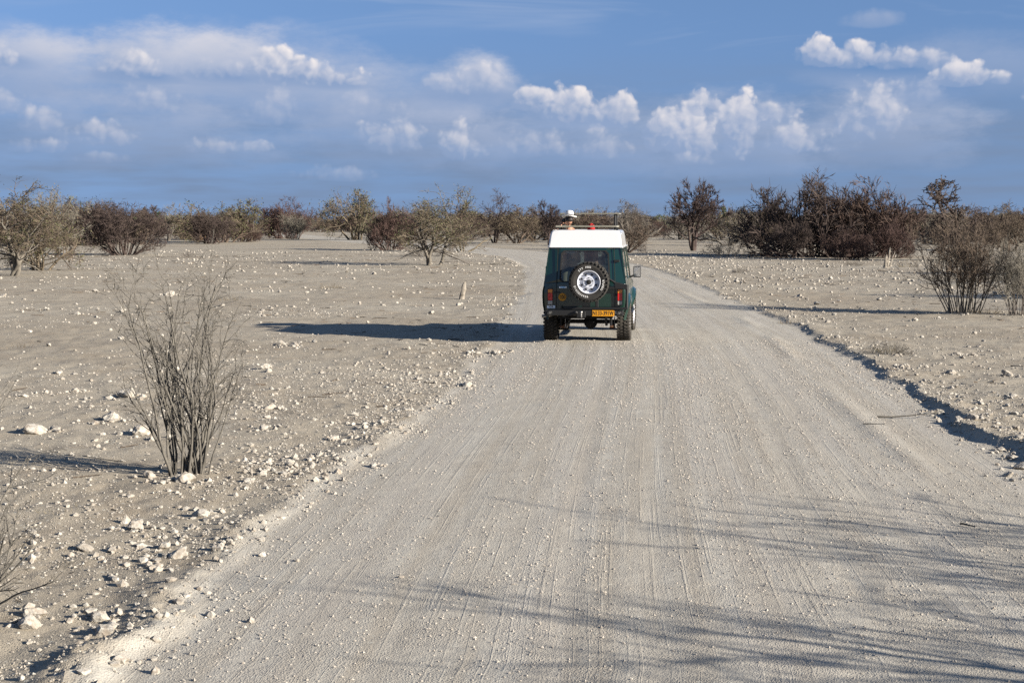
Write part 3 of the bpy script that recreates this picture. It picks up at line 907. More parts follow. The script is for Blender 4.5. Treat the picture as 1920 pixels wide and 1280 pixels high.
x_, y_ = at(352, 893)
hero_shrub('bare_shrub', x_, y_, 6, [(-0.09, 0.0, 14, (-0.03, 0, 0)), (0.12, 0.05, 10, (0.03, 0, 0)), (0.04, 0.08, 5, (0.30, 0, 0))], 'leafless grey shrub of thin upright stems in the left foreground')
x_, y_ = at(-95, 1150)
hero_shrub('bare_shrub', x_, y_, 9, [(0, 0, 9, (0.35, 0, 0)), (0.1, 0.1, 4, (0.6, 0.1, 0))], 'sparse bare twigs leaning in at the lower left edge', spread=(5, 48), ln=(0.7, 1.2), r0=0.009, kids=5)
x_, y_ = at(-70, 800)
hero_shrub('bare_shrub', x_, y_, 15, [(0, 0, 8, (0.25, 0, 0))], 'faint bare twigs at the left edge beside the foreground shrub', spread=(5, 45), ln=(0.6, 1.1), r0=0.008, kids=4)


def stump(name, px, pb, pt, prongs, label, m='pale'):
    x, y = at(px, pb)
    h = (pb - pt) * y / F_PX
    root = empty(name, (x, y, hz(x, y)))
    rng = np.random.default_rng(int(px))
    parts = []
    for (ox, lean, hf, r) in prongs:
        n, k = 9, 12
        ring = []
        for i in range(n):
            t = i / (n - 1)
            c = np.array([ox + lean * t * h + 0.012 * rng.normal(), 0.012 * rng.normal(), -0.05 + t * (h * hf + 0.05)])
            rr = r * (1.35 - 0.5 * t ** 0.5) * (1 - 0.35 * (i == n - 1))
            a = np.arange(k) * 2 * math.pi / k
            q = c + np.stack([np.cos(a) * rr * (1 + 0.22 * np.sin(3 * a + t * 3) + 0.08 * rng.normal(0, 1, k)), np.sin(a) * rr * (1 + 0.15 * np.cos(2 * a)), 0 * a], 1)
            if i == n - 1:
                q[:, 2] += h * 0.16 * rng.random(k) * (np.cos(a) > -0.3)      # splintered top
            ring.append(q)
        V = np.concatenate(ring + [ring[-1].mean(0)[None] - np.array([[0, 0, 0.03]])])
        F = [(i * k + j, i * k + (j + 1) % k, (i + 1) * k + (j + 1) % k, (i + 1) * k + j) for i in range(n - 1) for j in range(k)]
        top = (n - 1) * k
        F += [(top + j, top + (j + 1) % k, len(V) - 1) for j in range(k)]
        mesh_obj('prong' if len(prongs) > 1 else 'trunk', V, F, BARK[m], root, smooth=False)
    tag(root, label, 'stump')


stump('tree_stump', 866, 558, 527, [(0, 0.16, 1.0, 0.075)], 'short pale splintered stump leaning on the plain left of the vehicle')
stump('tree_stump', 1663, 502, 467, [(-0.08, 0.02, 0.6, 0.09), (0.02, 0.12, 1.0, 0.05), (0.1, 0.28, 0.75, 0.035)], 'forked grey dead stump below the big thicket')
stump('tree_stump', 377, 450, 404, [(-0.1, -0.05, 1.0, 0.16), (0.25, 0.45, 0.85, 0.13), (0.1, 0.15, 0.7, 0.1)], 'broken yellowish dead trunk in the scrub on the left', 'ochre')


def stick(px, py, ln, rz, r, label):
    x, y = at(px, py)
    rng = np.random.default_rng(int(px + py))
    P = np.array([[0, 0, 0.012]])
    lv = grow(rng, P, np.array([[1.0, 0, 0.02]]), np.array([ln]), np.array([r]), [LV(seg=8, wob=0.12, tip=0.3, kids=3, ang=35, lr=0.4, rr=0.5), LV(seg=3, wob=0.1)])
    for l in lv:
        l[0][:, 2] = np.abs(l[0][:, 2]) * 0.3 + 0.012
        l[1][:, 2] = np.abs(l[1][:, 2]) * 0.3 + 0.012
    v, f = join([tubes(l, 4) for l in lv])
    o = mesh_obj('fallen_stick', v, f, BARK['shrub'])
    o.location = (x, y, hz(x, y) + 0.005)
    o.rotation_euler = (0, 0, rz)
    tag(o, label, 'stick')


stick(1645, 786, 0.85, -0.25, 0.012, 'thin fallen stick at the right road edge by the boulders')
stick(1618, 802, 0.30, -0.1, 0.008, 'short twig lying on the road near the fallen stick')
stick(1800, 990, 0.16, -0.6, 0.010, 'small dark twig lying on the road at the lower right')
stick(900, 497, 2.2, 0.1, 0.03, 'dead branch lying right of the three-trunked tree')
stick(230, 870, 0.5, 2.9, 0.006, 'thin twig on the ground left of the foreground shrub')

# ------------------------------------------------------------------ the safari vehicle
def car_paint(name, color, dust=0.25):
    """gloss paint with a film of pale road dust, thicker low down"""
    m = bpy.data.materials.new(name)
    m.use_nodes = True
    t = m.node_tree
    t.nodes.clear()
    N = NT(t)
    co = N.n('ShaderNodeTexCoord', out='Object')
    z = N.n('ShaderNodeSeparateXYZ', {0: co}, 2)
    nz = N.noise(co, 5.0, 5, 0.65)
    d = N.m('MULTIPLY', N.mapr(z, 0.5, 1.5, 1.0, 0.25), N.mapr(nz, 0.35, 0.75, 0.3, 1.0))
    d = N.m('MULTIPLY', d, dust)
    col = N.mix(d, tuple(color) + (1,), (0.18, 0.155, 0.125, 1))
    sh = N.n('ShaderNodeBsdfPrincipled', {'Base Color': col, 'Roughness': N.mapr(d, 0.0, 0.3, 0.22, 0.65), 'Specular IOR Level': 0.5, 'Coat Weight': N.mapr(d, 0, 0.25, 0.6, 0.0), 'Coat Roughness': 0.06})
    t.links.new(sh, N.n('ShaderNodeOutputMaterial', out=None).inputs[0])
    return m


def glass_mat(name, tint=(0.34, 0.40, 0.41), clear=0.75):
    m = bpy.data.materials.new(name)
    m.use_nodes = True
    t = m.node_tree
    t.nodes.clear()
    N = NT(t)
    tr = N.n('ShaderNodeBsdfTransparent', {0: tuple(tint) + (1,)})
    gl = N.n('ShaderNodeBsdfGlossy', {'Color': (1, 1, 1, 1), 'Roughness': 0.02})
    du = N.n('ShaderNodeBsdfDiffuse', {'Color': (0.30, 0.27, 0.23, 1)})
    co = N.n('ShaderNodeTexCoord', out='Object')
    dirt = N.mapr(N.noise(co, 6, 4, 0.6), 0.35, 0.8, 0.02, 0.10)
    fr = N.n('ShaderNodeFresnel', {'IOR': 1.5})
    a = N.n('ShaderNodeMixShader', {0: N.m('MULTIPLY', fr, 1.2), 1: tr, 2: gl})
    a = N.n('ShaderNodeMixShader', {0: dirt, 1: a, 2: du})
    t.links.new(a, N.n('ShaderNodeOutputMaterial', out=None).inputs[0])
    return m


M = {
    'green': car_paint('paint_dark_green', (0.0008, 0.0150, 0.0100), 0.03),
    'white': car_paint('paint_white', (0.50, 0.50, 0.495), 0.05),
    'black': mat('black_steel', (0.008, 0.008, 0.008), 0.5, spec=0.4, var=0.2, scale=12),
    'trim': mat('black_rubber_trim', (0.012, 0.012, 0.012), 0.7, var=0.2),
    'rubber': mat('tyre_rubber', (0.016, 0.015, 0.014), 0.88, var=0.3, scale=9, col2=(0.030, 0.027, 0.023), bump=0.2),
    'pale_rubber': mat('pale_tyre_rubber', (0.060, 0.053, 0.044), 0.9, var=0.3, scale=9, col2=(0.028, 0.025, 0.021), bump=0.2),
    'rim': mat('white_steel_rim', (0.46, 0.47, 0.51), 0.4, spec=0.5, var=0.03),
    'dark': mat('dark_interior', (0.010, 0.010, 0.011), 0.85, var=0.2),
    'seat': mat('grey_seat_cloth', (0.06, 0.066, 0.066), 0.9, var=0.15, scale=40),
    'rust': mat('rusty_steel', (0.16, 0.075, 0.040), 0.85, var=0.3, scale=30),
    'steel': mat('bare_steel', (0.42, 0.41, 0.39), 0.4, metal=0.8, var=0.15),
    'amber': mat('amber_lens', (0.55, 0.17, 0.02), 0.2, spec=0.5, coat=0.5, var=0.05),
    'red': mat('red_lens', (0.42, 0.008, 0.008), 0.2, spec=0.5, coat=0.5, var=0.05),
    'clear': mat('clear_lens', (0.30, 0.29, 0.26), 0.2, spec=0.5, coat=0.5, var=0.1),
    'lamp': mat('smoked_lamp', (0.07, 0.068, 0.062), 0.25, spec=0.5, var=0.1),
    'plate': mat('plate_orange', (0.46, 0.20, 0.008), 0.45, var=0.04),
    'sticker': mat('sticker_orange', (0.42, 0.19, 0.008), 0.5, var=0.04),
    'ink': mat('black_ink', (0.010, 0.010, 0.010), 0.6, var=0.05),
    'paper': mat('white_sticker', (0.84, 0.85, 0.85), 0.5, var=0.04),
    'blue': mat('blue_sticker', (0.10, 0.38, 0.68), 0.5, var=0.04),
    'letter': mat('white_lettering', (0.72, 0.71, 0.68), 0.7, var=0.06),
    'cream': mat('cream_frame', (0.20, 0.19, 0.15), 0.5, var=0.1),
    'mirror': mat('mirror_glass', (0.80, 0.82, 0.84), 0.04, metal=1.0, var=0.02),
    'glass': glass_mat('tinted_glass'),
}


class MB:
    """collects quads and boxes, then links them as one mesh"""
    def __init__(self):
        self.V, self.F = [], []

    def add(self, V, F):
        o = len(self.V)
        self.V += [tuple(map(float, v)) for v in V]
        self.F += [tuple(int(i) + o for i in f) for f in F]
        return self

    def box(self, x0, x1, y0, y1, z0, z1):
        V = [(x, y, z) for z in (z0, z1) for y in (y0, y1) for x in (x0, x1)]
        return self.add(V, [(0, 2, 3, 1), (4, 5, 7, 6), (0, 1, 5, 4), (2, 6, 7, 3), (0, 4, 6, 2), (1, 3, 7, 5)])

    def tube(self, pts, r, k=8, cap=True):
        pts = [Vector(p) for p in pts]
        rs = r if isinstance(r, (list, tuple)) else [r] * len(pts)
        ring = []
        for i, p in enumerate(pts):
            d = (pts[min(i + 1, len(pts) - 1)] - pts[max(i - 1, 0)]).normalized()
            u = d.cross(Vector((0, 0, 1)) if abs(d.z) < 0.9 else Vector((1, 0, 0))).normalized()
            v = d.cross(u)
            ring.append([p + (u * math.cos(2 * math.pi * j / k) + v * math.sin(2 * math.pi * j / k)) * rs[i] for j in range(k)])
        V = [tuple(q) for rg in ring for q in rg]
        F = [(i * k + j, i * k + (j + 1) % k, (i + 1) * k + (j + 1) % k, (i + 1) * k + j) for i in range(len(pts) - 1) for j in range(k)]
        if cap:
            F += [tuple(range(k))[::-1], tuple(range((len(pts) - 1) * k, len(pts) * k))]
        return self.add(V, F)

    def lathe(self, prof, axis='x', c=(0, 0, 0), k=32, closed=False):
        """profile of (radius, along) turned about an axis"""
        V, F = [], []
        n = len(prof)
        for j in range(k):
            a = 2 * math.pi * j / k
            for (r, h) in prof:
                p = {'x': (h, r * math.cos(a), r * math.sin(a)), 'y': (r * math.cos(a), h, r * math.sin(a)), 'z': (r * math.cos(a), r * math.sin(a), h)}[axis]
                V.append((p[0] + c[0], p[1] + c[1], p[2] + c[2]))
        for j in range(k):
            for i in range(n if closed else n - 1):
                F.append((j * n + i, j * n + (i + 1) % n, ((j + 1) % k) * n + (i + 1) % n, ((j + 1) % k) * n + i))
        return self.add(V, F)

    def build(self, name, m, parent=None, smooth=False, bevel=0.0):
        o = mesh_obj(name, self.V, self.F, m, parent, smooth)
        bm = bmesh.new()
        bm.from_mesh(o.data)
        bmesh.ops.recalc_face_normals(bm, faces=bm.faces)
        bm.to_mesh(o.data)
        bm.free()
        if bevel:
            b = o.modifiers.new('bevel', 'BEVEL')
            b.width = bevel
            b.segments = 2
            b.limit_method = 'ANGLE'
        return o


def plate_with_hole(mb, outer, inner, thick):
    """ring-shaped panel between two loops of equal length, given thickness along a vector"""
    n = len(outer)
    t = Vector(thick)
    V = [Vector(p) for p in outer] + [Vector(p) for p in inner]
    V = V + [p + t for p in V]
    F = []
    for i in range(n):
        j = (i + 1) % n
        F += [(i, j, n + j, n + i), (2 * n + i, 3 * n + i, 3 * n + j, 2 * n + j), (n + i, n + j, 3 * n + j, 3 * n + i), (i, 2 * n + i, 2 * n + j, j)]
    mb.add([tuple(v) for v in V], F)


def text_part(txt, size, name, m, parent, loc, rot, extrude=0.0008, align='CENTER', sx=1.0):
    cu = bpy.data.curves.new(name, 'FONT')
    cu.body = txt
    cu.size = size
    cu.align_x = align
    cu.align_y = 'CENTER'
    cu.extrude = extrude
    cu.offset = 0.012 * size
    cu.resolution_u = 3
    tmp = bpy.data.objects.new(name, cu)
    COL.objects.link(tmp)
    dg = bpy.context.evaluated_depsgraph_get()
    me = bpy.data.meshes.new_from_object(tmp.evaluated_get(dg))
    bpy.data.objects.remove(tmp)
    me.materials.clear()
    me.materials.append(m)
    o = bpy.data.objects.new(name, me)
    COL.objects.link(o)
    if parent is not None:
        o.parent = parent
    o.location, o.rotation_euler, o.scale = loc, rot, (sx, 1, 1)
    return o


CAR = empty('safari_vehicle', (1.60, 29.95, 0.0), -R(6.5))
CAR.location.z = hz(1.6, 30.0) - 0.012
tag(CAR, 'dark green off-road safari vehicle with white raised roof and rear spare wheel on the road', 'vehicle')
YR, WB, WR, WX = -1.10, 2.92, 0.40, 0.765       # rear face, wheelbase, wheel radius, wheel centre


def half(z):
    """half width of the body at a height"""
    return float(np.interp(z, [0.5, 0.62, 0.78, 1.0, 1.14, 1.20, 1.98], [0.78, 0.815, 0.858, 0.868, 0.862, 0.836, 0.738]))


def rear_y(z):
    return YR + float(np.interp(z, [0.6, 1.2, 1.98, 2.32], [0.0, 0.0, 0.07, 0.15]))


def build_body():
    # lower sides with wheel arches
    mb = MB()
    ys = sorted(set(list(np.linspace(YR + 0.03, 3.62, 44)) + [c + 0.50 * math.cos(a) for c in (0.0, WB) for a in np.linspace(0.0, math.pi, 15)]))
    for s in (-1, 1):
        rows = 7
        V, F = [], []
        for y in ys:
            zb = 0.60
            for c in (0.0, WB):
                if abs(y - c) < 0.50:
                    zb = max(zb, 0.42 + math.sqrt(0.25 - (y - c) ** 2))
            for r in range(rows):
                z = zb + (1.18 - zb) * r / (rows - 1)
                fr = 1 - 0.10 * sstep(2.9, 3.62, np.array(y))
                V.append((s * half(z) * float(fr), y, z))
        for i in range(len(ys) - 1):
            for r in range(rows - 1):
                F.append((i * rows + r, (i + 1) * rows + r, (i + 1) * rows + r + 1, i * rows + r + 1))
        n = len(V)
        V += [(x - s * 0.03, y, z) for (x, y, z) in V]
        F += [tuple(q + n for q in f[::-1]) for f in F]
        mb.add(V, F)
    mb.build('side_panel', M['green'], CAR, smooth=True)
    # rear wall: lower panel with rounded corners, then the sloping frame round the window
    mb = MB()
    zs = [0.66, 0.72, 0.85, 1.0, 1.10, 1.18, 1.24]
    xs = np.linspace(-1, 1, 25)
    V, F = [], []
    for z in zs:
        for u in xs:
            e = max(0.0, (abs(u) - 0.86) / 0.14)
            V.append((u * half(z), rear_y(z) + 0.06 * e * e, z))
    for i in range(len(zs) - 1):
        for j in range(len(xs) - 1):
            F.append((i * 25 + j, i * 25 + j + 1, (i + 1) * 25 + j + 1, (i + 1) * 25 + j))
    mb.add(V, F)
    mb.build('rear_panel', M['green'], CAR, smooth=True)
    wx, z0, z1 = 0.50, 1.275, 1.905
    outer = [(-half(1.24), rear_y(1.24) + 0.05, 1.24), (-0.55, rear_y(1.24) - .002, 1.24), (0.55, rear_y(1.24) - .002, 1.24), (half(1.24), rear_y(1.24) + 0.05, 1.24),
             (half(1.6), rear_y(1.6) + 0.05, 1.6), (half(1.98), rear_y(1.98) + 0.05, 1.98), (0.5, rear_y(1.98), 1.98), (-0.5, rear_y(1.98), 1.98), (-half(1.98), rear_y(1.98) + 0.05, 1.98), (-half(1.6), rear_y(1.6) + 0.05, 1.6)]
    inner = [(-wx, rear_y(z0 + .06), z0 + 0.06), (-wx + 0.06, rear_y(z0), z0), (wx - 0.06, rear_y(z0), z0), (wx, rear_y(z0 + .06), z0 + 0.06), (wx - 0.015, rear_y(1.6), 1.6), (wx - 0.03, rear_y(z1 - .06), z1 - 0.06),
             (wx - 0.09, rear_y(z1), z1), (-wx + 0.09, rear_y(z1), z1), (-wx + 0.03, rear_y(z1 - .06), z1 - 0.06), (-wx + 0.015, rear_y(1.6), 1.6)]
    mb = MB()
    plate_with_hole(mb, outer, inner, (0, 0.03, 0))
    mb.build('rear_window_surround', M['green'], CAR)
    fr = MB()
    plate_with_hole(fr, [(x * 1.035, y - 0.008, z0 + (z - z0) * 1.03 - 0.010) for x, y, z in inner], [(x * 0.97, y - 0.008, z0 + (z - z0) * 0.965 + 0.012) for x, y, z in inner], (0, 0.022, 0))
    win = empty('rear_window')
    win.parent = CAR
    fr.build('window_seal', M['trim'], win)
    g = MB()
    g.add([(x * 0.985, y + 0.010, z) for x, y, z in inner], [tuple(range(len(inner)))])
    g.build('window_pane', M['glass'], win)
    # upper sides: pillars and rails round the side windows
    for s in (-1, 1):
        mb = MB()
        wn = []
        for (y0, y1, w0, w1) in ((YR + 0.05, 0.62, -0.72, 0.50), (0.62, 1.95, 0.74, 1.72)):
            P = lambda y, z: (s * half(z), y + (0.05 * (z - 1.2) if y < -0.9 else 0), z)
            zt = 1.98
            o4 = [P(y0, 1.18), P(y1 + (0.33 if y1 > 1.9 else 0), 1.18), P(y1, zt), P(y0, zt)]
            i4 = [P(w0, 1.30), P(w1 + (0.22 if y1 > 1.9 else 0), 1.30), P(w1, 1.86), P(w0, 1.86)]
            plate_with_hole(mb, o4, i4, (-s * 0.03, 0, 0))
            wn.append([(x - s * 0.012, y, z) for x, y, z in i4])
        mb.build('window_pillars', M['green'], CAR)
        for q in wn:
            g = MB()
            g.add(q, [(0, 1, 2, 3)])
            g.build('side_window', M['glass'], CAR)
    # windscreen, bonnet, front
    ws = MB()
    ws.add([(-0.72, 2.28, 1.22), (0.72, 2.28, 1.22), (0.66, 1.97, 1.93), (-0.66, 1.97, 1.93)], [(0, 1, 2, 3)])
    ws.build('windscreen', M['glass'], CAR)
    fp = MB()
    for s in (-1, 1):
        fp.tube([(s * 0.775, 2.31, 1.19), (s * 0.70, 1.97, 1.965)], 0.035, 6)
    fp.build('windscreen_pillars', M['green'], CAR)
    V, F = [], []
    sec = [(2.30, 1.20, 0.80), (2.7, 1.20, 0.77), (3.2, 1.17, 0.74), (3.55, 1.12, 0.72), (3.66, 1.02, 0.70), (3.66, 0.62, 0.70)]
    for (y, z, w) in sec:
        for u in np.linspace(-1, 1, 11):
            V.append((u * w, y, z - 0.05 * abs(u) ** 4))
    for i in range(len(sec) - 1):
        for j in range(10):
            F.append((i * 11 + j, i * 11 + j + 1, (i + 1) * 11 + j + 1, (i + 1) * 11 + j))
    mb = MB()
    mb.add(V, F)
    mb.build('bonnet', M['green'], CAR, smooth=True)
    # white raised roof
    V, F = [], []
    prof = [(0.742, 1.972), (0.744, 1.99), (0.735, 2.06), (0.715, 2.22), (0.700, 2.285), (0.665, 2.315), (0.55, 2.325), (0.42, 2.328)]
    ring = [(x, z) for x, z in prof] + [(-x, z) for x, z in prof[::-1]]
    ysec = [(-1.045, 0), (-1.035, 0.0), (-0.985, 1.0), (-0.93, 1.0), (0.6, 1.0), (1.3, 1.0), (1.55, 0.9), (2.02, 0.05)]
    nr = len(ring)
    for k, (y, f) in enumerate(ysec):
        for (x, z) in ring:
            zz = z
            yy = y
            if k < 3:
                zt = min(1.0, (z - 1.972) / 0.34)
                yy = -1.045 + 0.075 * zt + (0.0, 0.012, 0.045)[k] * (0.4 + zt)
                x = x * (0.955, 0.985, 1.0)[k]
                zz = 1.972 + (z - 1.972) * (0.965, 0.985, 1.0)[k]
            elif f < 1:
                zz = 1.972 + (z - 1.972) * f
            V.append((x, yy, zz))
    for i in range(len(ysec) - 1):
        for j in range(nr - 1):
            F.append((i * nr + j, i * nr + j + 1, (i + 1) * nr + j + 1, (i + 1) * nr + j))
    F.append(tuple(range(nr)))
    # leave the hatch open: drop the top strip between two sections
    hatch = [f for f in F if len(f) == 4 and all(abs(V[q][0]) < 0.45 for q in f) and all(-0.95 <= V[q][1] <= 0.61 for q in f) and min(V[q][1] for q in f) > -0.94]
    F = [f for f in F if f not in hatch]
    mb = MB()
    mb.add(V, F)
    o = mb.build('roof', M['white'], CAR, smooth=False)
    o.data.polygons.foreach_set('use_smooth', np.array([len(p.vertices) == 4 and abs(p.normal.y) < 0.9 for p in o.data.polygons]))
    sm = o.modifiers.new('thick', 'SOLIDIFY')
    sm.thickness = 0.025
    gt = MB()
    for s in (-1, 1):
        gt.tube([(s * 0.757, -1.0, 1.975), (s * 0.757, 1.95, 1.975)], 0.014, 6)
    gt.build('rain_gutter', M['white'], CAR)
    # floor, chassis, inner lining
    fl = MB()
    fl.box(-0.72, 0.72, YR + 0.06, 2.2, 0.70, 0.75)
    fl.box(-0.42, -0.32, YR + 0.1, 3.5, 0.52, 0.66).box(0.32, 0.42, YR + 0.1, 3.5, 0.52, 0.66)
    fl.box(-0.35, 0.35, 0.5, 1.6, 0.46, 0.6)
    fl.box(-0.55, 0.55, -0.95, -0.45, 0.52, 0.70)
    fl.build('underbody', M['dark'], CAR)
    ln = MB()
    ln.box(-0.68, 0.68, YR + 0.05, YR + 0.065, 0.78, 1.24).box(-0.8, -0.785, -0.9, 2.2, 0.75, 1.2).box(0.785, 0.8, -0.9, 2.2, 0.75, 1.2).box(-0.74, 0.74, 2.2, 2.24, 0.75, 1.22)
    ln.build('inner_lining', M['dark'], CAR)
    # seats
    for (x, y) in ((-0.36, 1.25), (0.36, 1.25), (-0.45, 0.25), (0.45, 0.05)):
        st = empty('seat')
        st.parent = CAR
        MB().box(x - 0.23, x + 0.23, y - 0.05, y + 0.42, 0.95, 1.08).build('cushion', M['seat'], st, bevel=0.03)
        MB().box(x - 0.23, x + 0.23, y - 0.16, y - 0.05, 1.02, 1.56).build('backrest', M['seat'], st, bevel=0.04)
        MB().box(x - 0.13, x + 0.13, y - 0.15, y - 0.07, 1.59, 1.79).build('headrest', M['seat'], st, bevel=0.04)
        MB().box(x - 0.18, x + 0.18, y, y + 0.36, 0.74, 0.95).build('seat_base', M['dark'], st)


build_body()


def tyre_mesh(mb, c, width, r, axis='x', blocks=34):
    w = width / 2
    prof = [(0.225, -w * 0.72), (0.25, -w * 0.9), (0.31, -w * 1.0), (0.36, -w * 0.97), (r - 0.022, -w * 0.80), (r - 0.016, -w * 0.3), (r - 0.016, w * 0.3), (r - 0.022, w * 0.80), (0.36, w * 0.97), (0.31, w * 1.0), (0.25, w * 0.9), (0.225, w * 0.72)]
    mb.lathe(prof, axis, c, 48, closed=True)
    for row, off in enumerate((-0.80, -0.30, 0.30, 0.80)):
        for j in range(blocks):
            a = 2 * math.pi * (j + 0.5 * (row % 2)) / blocks
            da = math.pi / blocks * 0.62
            hw = w * (0.20 if abs(off) < 0.5 else 0.17)
            h0, h1 = off * w - hw, off * w + hw
            sk = 0.35 * da * (1 if row % 2 else -1)
            V = []
            for rr in (r - 0.028, r):
                for (hh, aa) in ((h0, a - da + sk), (h1, a - da - sk), (h1, a + da - sk), (h0, a + da + sk)):
                    if abs(off) > 0.5 and rr == r - 0.028:
                        hh = hh + (0.02 if hh > off * w else 0) * (1 if off > 0 else 0) - (0.02 if hh < off * w else 0) * (1 if off < 0 else 0)
                    p = {'x': (hh, rr * math.cos(aa), rr * math.sin(aa)), 'y': (rr * math.cos(aa), hh, rr * math.sin(aa))}[axis]
                    V.append((p[0] + c[0], p[1] + c[1], p[2] + c[2]))
            mb.add(V, [(0, 1, 2, 3), (7, 6, 5, 4), (0, 4, 5, 1), (1, 5, 6, 2), (2, 6, 7, 3), (3, 7, 4, 0)])


def rim_mesh(mb, c, out, axis):
    """dished steel rim facing +out or -out along its axis"""
    s = out
    mb.lathe([(0.228, s * 0.06), (0.236, s * 0.115), (0.225, s * 0.118), (0.212, s * 0.06), (0.195, s * 0.045), (0.17, s * 0.052), (0.12, s * 0.075), (0.10, s * 0.080), (0.075, s * 0.070), (0.062, s * 0.070), (0.0005, s * 0.070)], axis, c, 40)


for (x, y) in ((-WX, 0.0), (WX, 0.0), (-WX, WB), (WX, WB)):
    w = empty('wheel', (x, y, WR - 0.005))
    w.parent = CAR
    mb = MB()
    tyre_mesh(mb, (0, 0, 0), 0.262, WR)
    mb.build('tyre', M['pale_rubber'] if x > 0 else M['rubber'], w)  # right-hand tyres get a paler rubber than left-hand ones
    mb = MB()
    rim_mesh(mb, (0, 0, 0), 1 if x > 0 else -1, 'x')
    mb.build('rim', M['rim'], w, smooth=True)
    if y > 1:
        w.rotation_euler = (0, 0, -0.05)

# flares over the arches
for s in (-1, 1):
    for c, r0 in ((0.0, 0.50), (WB, 0.50)):
        V, F = [], []
        n = 19
        for i in range(n):
            a = math.pi * (0.03 + 0.94 * i / (n - 1))
            for (dr, ox) in ((0.0, 0.0), (-0.006, 0.045), (0.045, 0.052), (0.10, 0.0)):
                y, z = c + (r0 + dr) * math.cos(a), 0.42 + (r0 + dr) * math.sin(a)
                V.append((s * (half(z) - 0.008 + ox * (1.5 if c > 1 else 1.0)), y, z))
        for i in range(n - 1):
            for k in range(3):
                F.append((i * 4 + k, (i + 1) * 4 + k, (i + 1) * 4 + k + 1, i * 4 + k + 1))
        MB().add(V, F).build('wheel_arch_flare', M['green'], CAR, smooth=True)
    MB().tube([(s * 0.86, 0.62, 0.56), (s * 0.89, 0.8, 0.54), (s * 0.89, 2.1, 0.54), (s * 0.86, 2.28, 0.56)], 0.035, 8).build('side_step', M['black'], CAR)

# rear door seams, hinges, drip rail
dm = MB()
for xx in (-0.575, 0.615):
    dm.tube([(xx, rear_y(0.74) - 0.004, 0.74), (xx, rear_y(1.2) - 0.004, 1.2), (xx * 0.955, rear_y(1.95) - 0.006, 1.955)], 0.007, 5)
dm.build('door_seam', M['trim'], CAR)
for z in (1.70, 1.02):
    MB().box(0.585, 0.70, rear_y(z) - 0.022, rear_y(z) + 0.01, z - 0.025, z + 0.025).build('door_hinge', M['black'], CAR, bevel=0.005)
MB().box(-0.62, -0.50, YR - 0.035, YR - 0.002, 1.045, 1.075).build('door_handle', M['black'], CAR, bevel=0.006)

# bumper
bump = empty('rear_bumper')
bump.parent = CAR
MB().box(-0.79, 0.79, YR - 0.17, YR - 0.03, 0.600, 0.712).build('bumper_beam', M['black'], bump, bevel=0.012)
for x in (-0.70, 0.70):
    MB().lathe([(0.0005, YR - 0.188), (0.022, YR - 0.188), (0.036, YR - 0.182), (0.038, YR - 0.165)], 'y', (x, 0, 0.655), 20).build('round_light', M['lamp'], bump, smooth=True)
    MB().lathe([(0.037, YR - 0.165), (0.037, YR - 0.188), (0.048, YR - 0.185), (0.050, YR - 0.165)], 'y', (x, 0, 0.655), 20).build('light_ring', M['black'], bump, smooth=True)
MB().box(0.632, 0.649, YR - 0.176, YR - 0.168, 0.64, 0.685).build('reflector', M['steel'], bump)
for s in (-1, 1):
    MB().box(s * 0.42 - 0.03, s * 0.42 + 0.03, YR - 0.05, YR + 0.3, 0.56, 0.64).build('bumper_bracket', M['black'], bump)
hitch = empty('tow_hitch')
hitch.parent = CAR
MB().box(-0.15, 0.03, YR - 0.20, YR - 0.02, 0.565, 0.69).build('hitch_block', M['black'], hitch, bevel=0.01)
MB().tube([(-0.05, YR - 0.2, 0.58), (-0.05, YR - 0.26, 0.58), (-0.05, YR - 0.275, 0.61), (-0.05, YR - 0.275, 0.655)], 0.016, 8).build('hitch_hook', M['steel'], hitch)
MB().lathe([(0.0005, 0.028), (0.02, 0.022), (0.027, 0.0), (0.02, -0.02), (0.012, -0.028)], 'z', (-0.05, YR - 0.275, 0.675), 14).build('tow_ball', M['steel'], hitch, smooth=True)
MB().lathe([(0.0005, YR - 0.225), (0.035, YR - 0.222), (0.045, YR - 0.20), (0.045, YR - 0.16)], 'y', (-0.17, 0, 0.655), 18).build('trailer_socket', M['black'], hitch, smooth=True)

# number plate
pl = empty('number_plate', (0.385, YR - 0.1735, 0.652))
pl.parent = CAR
MB().box(-0.223, 0.223, -0.008, 0.002, -0.060, 0.060).build('plate', M['plate'], pl, bevel=0.006)
text_part('N133-391W', 0.118, 'plate_number', M['ink'], pl, (0, -0.0095, 0), (math.pi / 2, 0, 0), sx=0.70)

# tail lights
for x in (-0.70, 0.715):
    tl = empty('tail_light', (x, YR - 0.0, 0))
    tl.parent = CAR
    MB().box(-0.055, 0.055, -0.035, 0.03, 0.80, 1.135).build('light_housing', M['black'], tl, bevel=0.006)
    MB().box(-0.046, 0.046, -0.052, -0.03, 1.055, 1.127).build('indicator_lens', M['amber'], tl, bevel=0.005)
    MB().box(-0.046, 0.046, -0.052, -0.03, 0.900, 1.049).build('brake_lens', M['red'], tl, bevel=0.005)
    MB().box(-0.046, 0.046, -0.052, -0.03, 0.816, 0.894).build('reverse_lens', M['clear'], tl, bevel=0.005)

